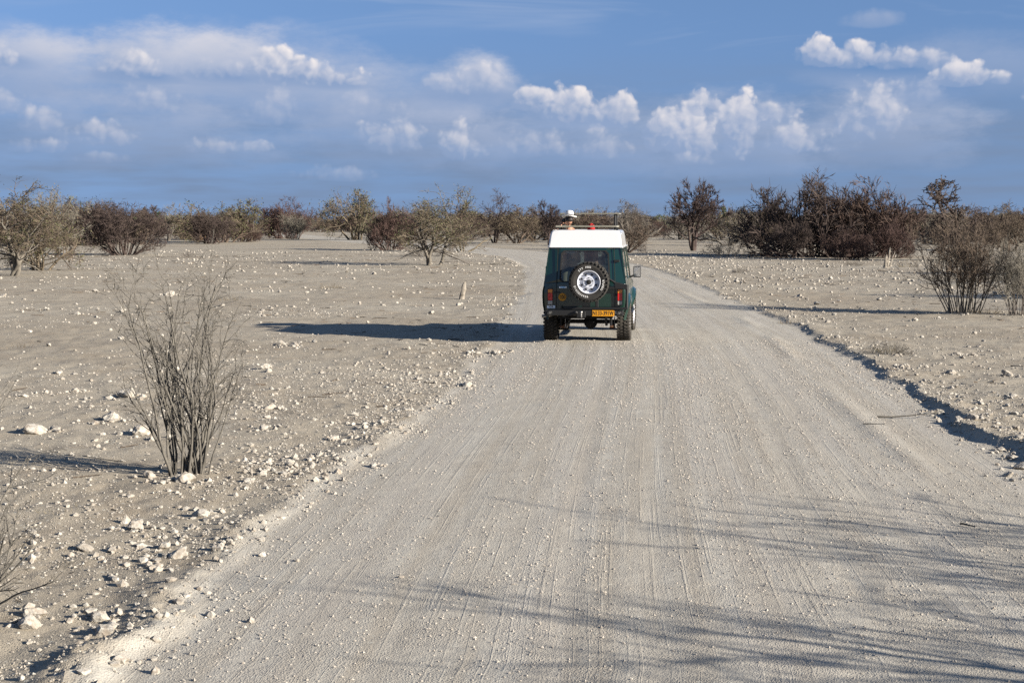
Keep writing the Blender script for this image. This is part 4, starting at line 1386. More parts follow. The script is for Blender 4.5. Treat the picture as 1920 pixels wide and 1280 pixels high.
# spare wheel on its swing carrier
SPX, SPZ, SPY = 0.10, 1.285, YR - 0.20
sp = empty('spare_wheel', (SPX, SPY, SPZ))
sp.parent = CAR
mb = MB()
tyre_mesh(mb, (0, 0, 0), 0.255, 0.408, 'y', 32)
mb.build('tyre', M['rubber'], sp)
mb = MB()
rim_mesh(mb, (0, 0, 0), -1, 'y')
mb.build('rim', M['rim'], sp, smooth=True)
MB().lathe([(0.0005, -0.098), (0.042, -0.098), (0.050, -0.092), (0.052, -0.066)], 'y', (0, 0, 0), 20).build('painted_hub_hole', M['trim'], sp, smooth=True)  # raised black cap; its colour paints the shade of a hub opening
for j in range(8):
    a = 2 * math.pi * (j + 0.5) / 8
    c_, s_ = math.cos(a), math.sin(a)
    q = [(0.128, -0.0), (0.172, 0.030), (0.172, -0.030)]
    V = [(rr * c_ - tt * s_, yy, rr * s_ + tt * c_) for yy in (-0.078, -0.050) for (rr, tt) in q]
    MB().add(V, [(0, 1, 2), (5, 4, 3), (0, 3, 4, 1), (1, 4, 5, 2), (2, 5, 3, 0)]).build('painted_rim_slot', M['ink'], sp)  # solid black wedges; the shade inside open slots is in their colour
for j in range(5):
    a = 2 * math.pi * j / 5 + 0.3
    MB().lathe([(0.0005, -0.092), (0.010, -0.090), (0.011, -0.072)], 'y', (0.083 * math.cos(a), 0, 0.083 * math.sin(a)), 8).build('wheel_nut', M['ink'], sp)


def ring_text(txt, mid_deg, rad, size, inside_up, name):
    """letters set round the sidewall, one joined word"""
    step = size * 0.74 / rad
    n = len(txt)
    V, F = [], []
    for i, ch in enumerate(txt):
        if ch == ' ':
            continue
        k = (i - (n - 1) / 2) * step
        a = math.radians(mid_deg) + (-k if inside_up else k)
        o = text_part(ch, size, 'tmp', M['letter'], None, (0, 0, 0), (0, 0, 0), 0.001)
        turn = (a - math.pi / 2) if inside_up else (a + math.pi / 2)
        c, s = math.cos(turn), math.sin(turn)
        off = len(V)
        for v in o.data.vertices:
            x, y = v.co.x * 0.9, v.co.y
            V.append((rad * math.cos(a) + x * c - y * s, -0.1290 - v.co.z, rad * math.sin(a) + x * s + y * c))
        F += [tuple(off + q for q in p.vertices) for p in o.data.polygons]
        bpy.data.objects.remove(o)
    return mesh_obj(name, V, F, M['letter'], sp)


ring_text('STT PRO', 108, 0.298, 0.054, True, 'sidewall_lettering')
ring_text('COOPER', -12, 0.298, 0.052, False, 'sidewall_lettering')
ring_text('DISCOVERER', 232, 0.298, 0.052, False, 'sidewall_lettering')
for o_ in sp.children:
    if o_.name.startswith('sidewall'):
        o_.data.materials[0] = M['letter']

car_r = empty('spare_wheel_carrier')
car_r.parent = CAR
yb = YR - 0.085
MB().tube([(0.86, yb, 0.745), (0.86, yb, 1.215)], 0.028, 8).build('upright', M['black'], car_r)
MB().tube([(0.86, yb, 1.205), (0.62, yb, 1.265), (0.40, yb, 1.40), (0.16, yb, 1.42)], 0.024, 8).build('upper_arm', M['black'], car_r)
MB().box(0.16, 0.86, yb - 0.026, yb + 0.026, 1.135, 1.185).build('middle_arm', M['black'], car_r, bevel=0.008)
MB().box(-0.42, 0.88, yb - 0.028, yb + 0.028, 0.722, 0.772).build('lower_arm', M['black'], car_r, bevel=0.008)
MB().box(0.22, 0.285, yb - 0.024, yb + 0.024, 0.77, 1.14).build('strut', M['black'], car_r, bevel=0.008)
MB().box(-0.02, 0.17, YR - 0.14, yb + 0.02, 1.15, 1.40).build('wheel_mount', M['black'], car_r, bevel=0.01)
MB().add([(0.62, yb - 0.03, 1.262), (0.86, yb - 0.03, 1.20), (0.86, yb - 0.03, 1.14), (0.62, yb - 0.03, 1.15), (0.62, yb + 0.01, 1.262), (0.86, yb + 0.01, 1.20), (0.86, yb + 0.01, 1.14), (0.62, yb + 0.01, 1.15)],
         [(0, 1, 2, 3), (7, 6, 5, 4), (0, 4, 5, 1), (1, 5, 6, 2), (2, 6, 7, 3), (3, 7, 4, 0)]).build('gusset_plate', M['black'], car_r)
MB().tube([(-0.42, yb - 0.02, 0.745), (-0.46, yb - 0.05, 0.755), (-0.47, yb - 0.05, 0.79)], 0.016, 6).build('latch', M['black'], car_r)

# stickers
s1 = empty('speed_sticker', (-0.455, YR - 0.003, 0.965))
s1.parent = CAR
MB().lathe([(0.0005, -0.003), (0.084, -0.003), (0.084, 0.001)], 'y', (0, 0, 0), 32).build('sticker_disc', M['sticker'], s1)
MB().lathe([(0.079, -0.0036), (0.083, -0.0036), (0.083, -0.002), (0.079, -0.002)], 'y', (0, 0, 0), 32, closed=True).build('sticker_ring', M['ink'], s1)
text_part('100', 0.118, 'sticker_number', M['ink'], s1, (0, -0.0045, 0), (math.pi / 2, 0, 0), sx=0.72)
s2 = empty('country_sticker', (-0.685, YR - 0.004, 0.765))
s2.parent = CAR
MB().box(-0.082, 0.082, -0.002, 0.003, -0.028, 0.028).build('sticker_sheet', M['paper'], s2)
text_part('-AUB-', 0.045, 'sticker_text', M['ink'], s2, (0, -0.0035, 0), (math.pi / 2, 0, 0))
s3 = empty('blue_sticker', (-0.445, YR - 0.003, 1.165))
s3.parent = CAR
MB().box(-0.075, 0.075, -0.002, 0.002, -0.016, 0.016).build('sticker_sheet', M['paper'], s3)
MB().box(-0.052, 0.052, -0.0035, -0.001, -0.010, 0.010).build('sticker_band', M['blue'], s3)

# axle, springs, exhaust
ax = empty('rear_axle')
ax.parent = CAR
MB().tube([(-0.66, 0, 0.40), (0.66, 0, 0.40)], 0.045, 10).build('axle_tube', M['dark'], ax)
MB().lathe([(0.0005, -0.17), (0.07, -0.16), (0.13, -0.08), (0.145, 0.0), (0.12, 0.09), (0.05, 0.15)], 'y', (0.06, 0, 0.39), 20).build('differential', M['dark'], ax, smooth=True)
for s in (-1, 1):
    mb = MB()
    for k in range(5):
        L_ = 0.62 - 0.1 * k
        mb.box(s * 0.52 - 0.03, s * 0.52 + 0.03, -L_, L_, 0.335 - 0.012 * k, 0.345 - 0.012 * k)
    mb.build('leaf_spring', M['rust'], ax)
    for yy in (-0.06, 0.06):
        for xx in (-0.045, 0.045):
            MB().tube([(s * 0.52 + xx, yy - 0.02, 0.26), (s * 0.52 + xx, yy, 0.50)], 0.009, 6).build('u_bolt', M['steel'], ax)
    MB().box(s * 0.52 - 0.06, s * 0.52 + 0.06, -0.085, 0.085, 0.255, 0.285).build('spring_plate', M['rust'], ax)
    MB().tube([(s * 0.52, -0.60, 0.36), (s * 0.52, -0.66, 0.56)], 0.02, 8).build('shackle', M['dark'], ax)
    MB().tube([(s * 0.40, -0.10, 0.33), (s * 0.36, 0.12, 0.66)], 0.03, 10).build('shock_absorber', M['steel'], ax)
MB().tube([(-0.40, 0.6, 0.52), (-0.62, -0.2, 0.56), (-0.78, -0.42, 0.545), (-0.93, -0.46, 0.53)], 0.034, 10, cap=False).build('exhaust_pipe', M['steel'], CAR)

# door mirrors
for s in (-1, 1):
    mr = empty('door_mirror', (s * 0.98, 1.86, 1.385))
    mr.parent = CAR
    MB().box(-0.085, 0.085, -0.02, 0.055, -0.125, 0.125).build('mirror_shell', M['black'], mr, bevel=0.02)
    MB().box(-0.068, 0.068, -0.026, -0.019, -0.105, 0.105).build('mirror_glass', M['mirror'], mr)
    MB().tube([(-s * 0.06, 0.02, -0.08), (-s * 0.17, 0.03, -0.12)], 0.022, 8).build('mirror_arm', M['black'], mr)

# roof opening: low frame, raised lid on struts
ZF = 2.395
rail = empty('roof_frame')
rail.parent = CAR
for (a, b) in (((-0.63, -0.72, ZF), (0.63, -0.72, ZF)), ((-0.63, 0.45, ZF), (0.63, 0.45, ZF))):
    MB().box(a[0], b[0], a[1] - 0.02, a[1] + 0.02, ZF - 0.016, ZF + 0.016).build('cross_rail', M['cream'], rail, bevel=0.006)
for s in (-1, 1):
    MB().box(s * 0.61 - 0.02, s * 0.61 + 0.02, -0.698, 0.428, ZF - 0.018, ZF + 0.018).build('side_rail', M['cream'], rail, bevel=0.006)
    for yy in (-0.70, -0.1, 0.43):
        MB().box(s * 0.60 - 0.015, s * 0.60 + 0.015, yy - 0.015, yy + 0.015, 2.312, ZF - 0.017).build('rail_foot', M['black'], rail)
for xx in (-0.27, 0.22):
    MB().tube([(xx - 0.10, -0.735, ZF + 0.02), (xx - 0.06, -0.735, ZF + 0.048), (xx + 0.06, -0.735, ZF + 0.048), (xx + 0.10, -0.735, ZF + 0.02)], 0.009, 6).build('grab_handle', M['black'], rail)
lid = empty('roof_lid')
lid.parent = CAR
ZL = 2.665
MB().box(-0.63, 0.63, 0.50, 1.55, ZL - 0.012, ZL + 0.012).build('lid_panel', M['cream'], lid, bevel=0.008)
for xx in (-0.23, 0.27):
    MB().tube([(xx - 0.10, 0.515, ZL - 0.015), (xx - 0.06, 0.515, ZL - 0.045), (xx + 0.06, 0.515, ZL - 0.045), (xx + 0.10, 0.515, ZL - 0.015)], 0.009, 6).build('grab_handle', M['black'], lid)
for s in (-1, 1):
    for yy in (0.56, 1.45):
        MB().tube([(s * 0.54, yy, 2.30), (s * 0.54, yy, ZL - 0.012)], 0.024 if yy < 1 else 0.016, 8).build('lid_strut', M['black'], lid)

# ------------------------------------------------------------------ people in the vehicle
SKIN = mat('skin', (0.33, 0.175, 0.115), 0.6, var=0.06, scale=20)
HAIR = mat('dark_hair', (0.018, 0.014, 0.012), 0.6, var=0.2, scale=60)
SHIRT_W = mat('white_shirt', (0.45, 0.44, 0.42), 0.85, var=0.08, scale=20)
SHIRT_R = mat('red_shirt', (0.26, 0.010, 0.009), 0.85, var=0.12, scale=20)
SHIRT_B = mat('light_blue_shirt', (0.22, 0.28, 0.40), 0.85, var=0.1, scale=20)
TROUSER = mat('khaki_trousers', (0.22, 0.18, 0.12), 0.9, var=0.12, scale=20)
STRAW = mat('white_straw_hat', (0.55, 0.54, 0.52), 0.8, var=0.05, scale=80)
CAR_M = CAR.matrix_basis.copy()


def skinned(name, verts, edges, radii, m, parent, root=0, sub=1):
    me = bpy.data.meshes.new(name)
    me.from_pydata([tuple(v) for v in verts], edges, [])
    me.materials.append(m)
    o = bpy.data.objects.new(name, me)
    COL.objects.link(o)
    o.parent = parent
    sk = o.modifiers.new('skin', 'SKIN')
    sk.use_smooth_shade = True
    for i, r in enumerate(radii):
        d = me.skin_vertices[0].data[i]
        d.radius = r if isinstance(r, tuple) else (r, r)
        d.use_root = i == root
    s = o.modifiers.new('sub', 'SUBSURF')
    s.levels = s.render_levels = sub
    dg = bpy.context.evaluated_depsgraph_get()
    new = bpy.data.meshes.new_from_object(o.evaluated_get(dg))
    o.modifiers.clear()
    o.data = new
    new.materials.clear()
    new.materials.append(m)
    return o


def head_mesh(c, rz, tilt, m, name, parent, scale=1.0):
    """skull with brow, nose, jaw and ears; returns one mesh merged later into the body"""
    V, F = ico(3)
    W = []
    for x, y, z in V:                                   # face towards +y
        X, Y, Z = x * 0.074, y * 0.094, z * 0.118
        if z < -0.1:
            k = (-z - 0.1)
            X *= 1 - 0.32 * k
            Y = Y * (1 - 0.18 * k) + 0.018 * k
        if y > 0.55:
            Y += 0.020 * math.exp(-((x / 0.16) ** 2 + ((z + 0.12) / 0.20) ** 2))      # nose
            Y -= 0.007 * (math.exp(-(((x - 0.36) / 0.2) ** 2 + ((z - 0.08) / 0.14) ** 2)) + math.exp(-(((x + 0.36) / 0.2) ** 2 + ((z - 0.08) / 0.14) ** 2)))
            Y -= 0.003 * math.exp(-((x / 0.34) ** 2 + ((z + 0.42) / 0.05) ** 2))
        if abs(x) > 0.9 and abs(z) < 0.35:
            X *= 1.10
        W.append((X * scale, Y * scale, Z * scale))
    mt = Matrix.Translation(c) @ Matrix.Rotation(rz, 4, 'Z') @ Matrix.Rotation(tilt, 4, 'X')
    return [tuple(mt @ Vector(w)) for w in W], [tuple(int(q) for q in f) for f in F], mt


def hand(V, E, Rd, wrist, palm_dir, curl_dir, side_dir):
    """wrist index in, palm with four bent fingers and a thumb out"""
    w = Vector(V[wrist])
    p, c, s = Vector(palm_dir).normalized(), Vector(curl_dir).normalized(), Vector(side_dir).normalized()
    V.append(w + p * 0.075); E.append((wrist, len(V) - 1)); Rd.append((0.036, 0.018))
    palm = len(V) - 1
    for k, ln in enumerate((0.070, 0.080, 0.074, 0.058)):
        b = w + p * 0.090 + s * (0.030 - 0.020 * k)
        V.append(b); E.append((palm, len(V) - 1)); Rd.append(0.0095)
        V.append(b + p * ln * 0.45 + c * 0.012); E.append((len(V) - 2, len(V) - 1)); Rd.append(0.009)
        V.append(b + p * ln * 0.60 + c * ln * 0.55); E.append((len(V) - 2, len(V) - 1)); Rd.append(0.008)
    V.append(w + p * 0.035 + s * 0.048 + c * 0.012); E.append((wrist, len(V) - 1)); Rd.append(0.011)
    V.append(w + p * 0.070 + s * 0.055 + c * 0.035); E.append((len(V) - 2, len(V) - 1)); Rd.append(0.009)


def person(loc, rz, shirt, pose, label, hat=False, stand=True, head_turn=0.0, scarf=None):
    """origin under the feet (standing) or under the seat cushion front (sitting)"""
    root = empty('person', loc, rz)
    root['label'], root['category'] = label, 'person'
    hip = 0.92 if stand else 0.13
    V = [Vector((0, 0, hip)), Vector((0, 0.01, hip + 0.18)), Vector((0, 0.0, hip + 0.36)), Vector((0, -0.01, hip + 0.50)), Vector((0, 0.0, hip + 0.575)), Vector((0, 0.015, hip + 0.66))]
    E = [(0, 1), (1, 2), (2, 3), (3, 4), (4, 5)]
    Rd = [(0.155, 0.11), (0.135, 0.10), (0.165, 0.115), (0.12, 0.085), (0.055, 0.055), (0.06, 0.06)]
    arms = {}
    for s in (-1, 1):
        sh = Vector((s * 0.185, -0.005, hip + 0.475))
        V.append(sh); E.append((3, len(V) - 1)); Rd.append(0.062)
        a = len(V) - 1
        el, wr = pose[s]
        V.append(Vector(el) + Vector((0, 0, hip))); E.append((a, a + 1)); Rd.append(0.043)
        V.append(Vector(wr) + Vector((0, 0, hip))); E.append((a + 1, a + 2)); Rd.append(0.028)
        d = (V[a + 2] - V[a + 1]).normalized()
        arms[s] = (a, d)
        hand(V, E, Rd, a + 2, d, (-s * 0.6, 0.4, 0.4) if stand else (0, 0.3, -1), (0, 0, 1) if stand else (-s, 0, 0))
        V.append(Vector((s * 0.095, 0.0, hip - 0.06))); E.append((0, len(V) - 1)); Rd.append(0.088)
        h = len(V) - 1
        kn = Vector((s * 0.11, 0.03, 0.48)) if stand else Vector((s * 0.13, 0.44, hip + 0.04))
        an = Vector((s * 0.11, -0.02, 0.09)) if stand else Vector((s * 0.13, 0.50, -0.30))
        V += [kn, an, an + Vector((0, 0.15, -0.05))]
        E += [(h, h + 1), (h + 1, h + 2), (h + 2, h + 3)]
        Rd += [0.060, 0.042, 0.038]
    body = skinned('body', V, E, Rd, SKIN, root)
    hc = (0.0, 0.03, hip + 0.765)
    hv, hf, mt = head_mesh(hc, head_turn, -0.05, SKIN, 'head', root)
    bm = bmesh.new()
    bm.from_mesh(body.data)
    vs = [bm.verts.new(v) for v in hv]
    for f in hf:
        bm.faces.new([vs[q] for q in f])
    bm.to_mesh(body.data)
    bm.free()
    rm = body.modifiers.new('one_skin', 'REMESH')             # head, neck and limbs become one surface
    rm.mode = 'VOXEL'
    rm.voxel_size = 0.0085
    rm.use_smooth_shade = True
    for s in (-1, 1):                                            # eyes
        p = mt @ Vector((s * 0.027, 0.083, 0.010))
        ev, ef = ico(1)
        mesh_obj('eye', ev * 0.011 + np.array(p), ef, HAIR, root, smooth=True)
    # hair as a cap round the back of the skull
    hv2 = []
    for x, y, z in ico(3)[0]:
        lift = 1.0 if (z > 0.25 or y < 0.15) and z > -0.38 else 0.55
        q = Vector((x * 0.082 * lift, (y * 0.102 - 0.006) * lift, z * 0.124 * lift + 0.004))
        hv2.append(tuple(mt @ q))
    mesh_obj('headscarf' if scarf else 'hair', hv2, ico(3)[1], scarf or HAIR, root, smooth=True)
    # shirt and trousers over the body
    SV = [Vector((0, 0, hip - 0.03)), Vector((0, 0.01, hip + 0.18)), Vector((0, 0, hip + 0.36)), Vector((0, -0.01, hip + 0.50)), Vector((0, -0.005, hip + 0.56))]
    SE = [(0, 1), (1, 2), (2, 3), (3, 4)]
    SR = [(0.178, 0.135), (0.158, 0.122), (0.182, 0.134), (0.140, 0.102), (0.072, 0.072)]
    for s in (-1, 1):
        a, d = arms[s]
        sh, el = V[a], V[a + 1]
        SV += [sh, sh.lerp(el, 0.75)]
        SE += [(3, len(SV) - 2), (len(SV) - 2, len(SV) - 1)]
        SR += [0.080, 0.066]
    skinned('shirt', SV, SE, SR, shirt, root)
    TV = [Vector((0, 0, hip + 0.02)), Vector((0, 0, hip - 0.03))]
    TE = [(0, 1)]
    TR = [(0.165, 0.125), (0.165, 0.125)]
    for s in (-1, 1):
        hp = Vector((s * 0.095, 0.0, hip - 0.08))
        kn = Vector((s * 0.11, 0.03, 0.48)) if stand else Vector((s * 0.13, 0.44, hip + 0.04))
        an = Vector((s * 0.11, -0.02, 0.12)) if stand else Vector((s * 0.13, 0.50, -0.26))
        i = len(TV)
        TV += [hp, kn, an]
        TE += [(1, i), (i, i + 1), (i + 1, i + 2)]
        TR += [0.100, 0.074, 0.060]
    skinned('trousers', TV, TE, TR, TROUSER, root, root=0)
    if hat:
        hm = mt @ Matrix.Translation((0, -0.005, 0.055)) @ Matrix.Rotation(-0.12, 4, 'X') @ Matrix.Rotation(0.16, 4, 'Y')
        h_ = empty('hat')
        h_.parent = root
        h_.matrix_local = hm
        pr = [(0.172, 0.012), (0.174, 0.006), (0.145, -0.010), (0.098, 0.0), (0.094, 0.012), (0.090, 0.090), (0.080, 0.130), (0.055, 0.142), (0.025, 0.130), (0.0005, 0.122)]
        mb = MB()
        mb.lathe(pr, 'z', (0, 0, 0), 32)
        mb.V = [(x * 0.93, y * 1.06, z + 0.020 * (abs(x) / 0.155) ** 2 * (1 if math.hypot(x, y) > 0.11 else 0)) for x, y, z in mb.V]
        o = mb.build('hat_felt', STRAW, h_, smooth=True)
        sd_ = o.modifiers.new('thick', 'SOLIDIFY')
        sd_.thickness = 0.004
        mb = MB()
        mb.lathe([(0.100, 0.004), (0.0965, 0.004), (0.0915, 0.056), (0.0965, 0.056)], 'z', (0, 0, 0), 32, closed=True)
        mb.V = [(x * 0.93, y * 1.06, z) for x, y, z in mb.V]
        mb.build('hat_band', HAIR, h_, smooth=True)
    return root, mt


FLOOR = 0.75


def in_car(x, y, z):
    return tuple(CAR_M @ Vector((x, y, z)))


p1, mt1 = person(in_car(-0.40, 0.08, FLOOR + 0.09), -R(6.5) + R(28), SHIRT_W,
                 {-1: ((-0.30, 0.16, 0.47), (-0.09, 0.27, 0.66)), 1: ((0.32, 0.12, 0.42), (0.09, 0.28, 0.66))},
                 'person in a white hat standing through the vehicle roof with a camera raised', hat=True, head_turn=0.0)
p2, mt2 = person(in_car(0.04, 0.36, FLOOR - 0.10), -R(6.5), SHIRT_R,
                 {-1: ((-0.30, 0.12, 0.22), (-0.24, 0.33, 0.34)), 1: ((0.30, 0.12, 0.22), (0.24, 0.33, 0.34))},
                 'person in red standing low in the roof opening beside the hat wearer', scarf=SHIRT_R)
p3, mt3 = person(in_car(0.36, 1.30, 1.06), -R(6.5), SHIRT_B,
                 {-1: ((-0.27, 0.12, 0.22), (-0.16, 0.40, 0.26)), 1: ((0.27, 0.12, 0.22), (0.16, 0.40, 0.26))},
                 'driver in a light blue shirt seen through the rear window', stand=False)

# the camera held up to the face
cm = empty('camera_body')
cm.name = 'photo_camera'
cm.matrix_world = Matrix.Translation(p1.location) @ Matrix.Rotation(p1.rotation_euler.z, 4, 'Z') @ mt1 @ Matrix.Translation((0, 0.135, 0.005))
MB().box(-0.065, 0.065, -0.03, 0.03, -0.045, 0.045).build('camera_case', M['trim'], cm, bevel=0.008)
MB().box(-0.022, 0.022, -0.025, 0.025, 0.045, 0.068).build('viewfinder', M['trim'], cm, bevel=0.006)
MB().lathe([(0.036, 0.03), (0.038, 0.10), (0.044, 0.16), (0.040, 0.163), (0.034, 0.15), (0.0005, 0.15)], 'y', (0, 0, 0), 20).build('lens', M['trim'], cm, smooth=True)
tag(cm, 'black camera held to the face of the person in the white hat', 'camera')

# ------------------------------------------------------------------ white calcrete rocks
def rock_mat():
    m = bpy.data.materials.new('calcrete')
    m.use_nodes = True
    t = m.node_tree
    t.nodes.clear()
    N = NT(t)
    co = N.n('ShaderNodeTexCoord', out='Object')
    pos = N.n('ShaderNodeNewGeometry', out='Position')
    rnd = N.n('ShaderNodeObjectInfo', out='Random')
    nz = N.noise(pos, 17, 5, 0.7)
    tone = N.mix(N.noise(pos, 2.3, 2, 0.5), (0.21, 0.188, 0.155, 1), (0.42, 0.40, 0.355, 1))
    col = N.mix(N.mapr(nz, 0.42, 0.62), tone, (0.20, 0.17, 0.135, 1))
    bp = N.n('ShaderNodeBump', {'Strength': 0.6, 'Distance': 0.012, 'Height': N.noise(pos, 45, 5, 0.7)})
    sh = N.n('ShaderNodeBsdfPrincipled', {'Base Color': col, 'Roughness': 0.92, 'Specular IOR Level': 0.2, 'Normal': bp})
    t.links.new(sh, N.n('ShaderNodeOutputMaterial', out=None).inputs[0])
    return m


ROCK = rock_mat()


def rock_shape(seed, sub=3):
    rng = np.random.default_rng(seed)
    V, F = ico(sub)
    d = np.ones(len(V)) * 1.15
    for _ in range(19):                                     # broken faces
        n = unit(rng.normal(0, 1, 3))
        dot = V @ n
        lim = 0.42 + 0.5 * rng.random()
        d = np.where(dot > 0.05, np.minimum(d, lim / np.maximum(dot, 0.05)), d)
    W = V * d[:, None]
    k = rng.normal(0, 1, (6, 3)) * 5
    W = W * (1 + 0.05 * np.sin(W @ k.T).sum(1) / 2 + 0.03 * np.sin(W @ (k.T * 3.1)).sum(1) / 2)[:, None]
    W = W * np.array([1.0, 0.8 + 0.25 * rng.random(), 0.52 + 0.3 * rng.random()])
    return W, F


ROCKS = []
for s_ in range(10):
    W_, F_ = rock_shape(200 + s_)
    me_ = bpy.data.meshes.new('rock')
    me_.from_pydata(W_.tolist(), [], F_.tolist())
    me_.materials.append(ROCK)
    ROCKS.append(me_)

BIG = [  # x, y of the foot and width in the picture, with a label of its own
    (281, 898, 38, 'white boulder at the left foot of the foreground shrub'), (348, 906, 44, 'pale crumbly rock at the right foot of the foreground shrub'),
    (266, 815, 48, 'largest boulder behind the foreground shrub, left of its stems'), (240, 745, 48, 'split pale boulder farther behind the foreground shrub'),
    (205, 790, 38, 'blocky rock left of the boulders behind the foreground shrub'), (66, 812, 52, 'broad crumbly boulder near the left edge'),
    (258, 990, 36, 'white pointed rock below the foreground shrub'), (375, 970, 44, 'grey split rock below and right of the foreground shrub'), (330, 1042, 42, 'long low pale rock on the left verge'),
    (262, 1020, 22, 'squat rock left of the long low pale rock'), (110, 702, 22, 'pale double rock in the left middle ground'), (626, 825, 22, 'white rock alone between the shrub and the road'),
    (876, 726, 26, 'white jagged rock on the left road edge behind the shadow'), (699, 876, 24, 'grey-white rock on the left road edge in the foreground'), (181, 885, 18, 'small white rock in the shrub shadow'),
    (506, 768, 26, 'pale rock right of the foreground shrub'), (497, 692, 22, 'flat white rock right of the shrub top'), (553, 650, 22, 'white rock below the vehicle shadow'), (531, 648, 18, 'grey rock beside the white rock below the vehicle shadow'),
    (496, 806, 24, 'rough rock right of the shrub stems'), (185, 1158, 50, 'wide pale rock in the lower left gravel'), (62, 1152, 46, 'pale rock at the lower left edge'), (226, 1248, 40, 'flat pale rock on the left berm at the bottom'),
    (87, 738, 16, 'small rock near the left edge of the middle ground'), (140, 735, 18, 'small square rock left of the split boulder'), (45, 745, 16, 'small rock close to the left edge'),
    (320, 553, 18, 'white rock beyond the top of the foreground shrub'), (178, 548, 15, 'upright white rock on the left plain'), (5, 558, 14, 'white rock at the left edge of the plain'),
    (143, 590, 16, 'pale rock in the middle of the left plain'), (930, 664, 26, 'flat white rock on the left road edge below the vehicle shadow'), (752, 1086, 12, 'small white stone lying on the road'),
    (1783, 706, 25, 'white pitted boulder on the right verge'), (1797, 797, 30, 'left boulder of the group on the right road edge'), (1826, 797, 27, 'right boulder of the group on the right road edge'),
    (1826, 782, 18, 'small boulder on top of the group on the right road edge'), (1759, 776, 24, 'pale rock left of the boulder group on the right road edge'), (1838, 766, 18, 'upright rock behind the boulder group on the right'),
    (1891, 709, 25, 'dark-sided rock near the right edge'), (1900, 750, 20, 'pale rock near the right edge behind the boulders'), (1380, 530, 16, 'white block in the stones right of the road'),
    (1794, 672, 17, 'pale rock right of the road in the middle ground'), (1825, 672, 15, 'small rock beside the pale rock in the middle ground'), (1760, 600, 14, 'white rock below the many-stemmed shrub'), (1714, 606, 14, 'white rock left below the many-stemmed shrub'),
    (1898, 862, 30, 'large rock in the heap at the right road edge'), (1915, 880, 30, 'rock at the right edge in the heap beside the road'), (1876, 846, 24, 'rock at the top of the heap at the right road edge'), (1888, 895, 22, 'lowest rock of the heap at the right road edge'),
    (1498, 556, 14, 'white rock on the verge right of the road bend'), (1905, 812, 22, 'dark rock by the right edge above the heap'), (1881, 815, 16, 'square rock above the heap at the right'),
]


def put_rock(x, y, w, i, label, group=None, sink=0.22):
    o = bpy.data.objects.new('rock', ROCKS[i % len(ROCKS)])
    s = w / 2 / 0.86
    o.scale = (s, s, s)
    o.rotation_euler = (0.25 * math.sin(i * 1.7), 0.25 * math.cos(i * 2.3), i * 2.399)
    o.location = (x, y, hz(x, y) + s * 0.55 * (1 - sink * 1.6))
    COL.objects.link(o)
    tag(o, label, 'rock', group)
    return o


for i_, (px_, py_, w_, lb_) in enumerate(BIG):
    x_, y_ = at(px_, py_)
    put_rock(x_, y_, 0.9 * w_ * y_ / F_PX, i_ * 3 + 1, lb_, sink=0.34)


def scatter_xy(rng, n, y0, y1, power=1.0):
    """even per area over the wedge in view, a little wider than the frame"""
    y = np.sqrt(y0 ** 2 + (y1 ** 2 - y0 ** 2) * rng.random(n) ** power)
    x = (rng.random(n) * 2 - 1) * (0.39 * y + 0.5)
    return x, y


MARKS = [(at(px, py), t) for px, py, t in (
    (350, 893, 'round the foreground shrub'), (120, 700, 'in the left middle ground'), (60, 1000, 'by the lower left twigs'), (600, 850, 'between the foreground shrub and the road'), (560, 640, 'just below the vehicle shadow'),
    (730, 590, 'round the vehicle shadow'), (866, 557, 'round the splintered stump'), (700, 530, 'behind the vehicle shadow'), (357, 482, 'round the ball of dry twigs'), (330, 560, 'beyond the foreground shrub top'), (80, 560, 'in front of the left-edge tree'),
    (808, 495, 'under the three-trunked tree'), (232, 478, 'under the dark rounded bush'), (1800, 790, 'round the boulder group on the right'), (1783, 700, 'round the pitted boulder on the right'), (1890, 880, 'in the right roadside heap'),
    (1805, 588, 'in front of the many-stemmed shrub'), (1500, 556, 'on the right verge below the bend'), (1400, 520, 'on the stony band right of the road'), (1663, 502, 'round the forked stump'), (1300, 480, 'in front of the umbrella thorn tree'),
    (1250, 490, 'right beside the vehicle mirror'), (500, 520, 'in the open left plain'), (1680, 640, 'on the bare ground right of the road'))]


def more_rocks():
    rng = np.random.default_rng(12)
    cand = []
    x, y = scatter_xy(rng, 1500, 8, 95, 1.5)
    sd, al = road_st(x, y)
    e = np.abs(sd) - HALF
    p = np.where(sd > 0, 0.5 * np.exp(-np.maximum(e, 0) / 7) + 0.25, 0.4) * (e > 0.15)
    cl = 1.5 * fbm(x, y, 5.0, 3, 40)
    keep = (rng.random(len(x)) < p * np.clip(0.55 + 1.2 * cl, 0.05, 1.3)) & (np.hypot(x - 1.5, y - 32) > 3)
    x, y, sd = x[keep], y[keep], sd[keep]
    w = 0.06 + 0.14 * rng.random(len(x)) ** 3 + 0.0006 * y
    order = np.argsort(-w / y)[:245]
    seen = {}
    for j, k in enumerate(sorted(order, key=lambda q: x[q] / y[q])):
        near = min(MARKS, key=lambda m: math.hypot(x[k] - m[0][0], y[k] - m[0][1]))[1]
        sz = 'small' if w[k] < 0.12 else ('middling' if w[k] < 0.19 else 'large')
        n = seen[(sz, near)] = seen.get((sz, near), 0) + 1
        put_rock(x[k], y[k], w[k], 100 + j, '%s loose rock %s, %s from the left' % (sz, near, ORD[min(n, 30) - 1]), '%s loose rocks %s' % (sz, near))


more_rocks()


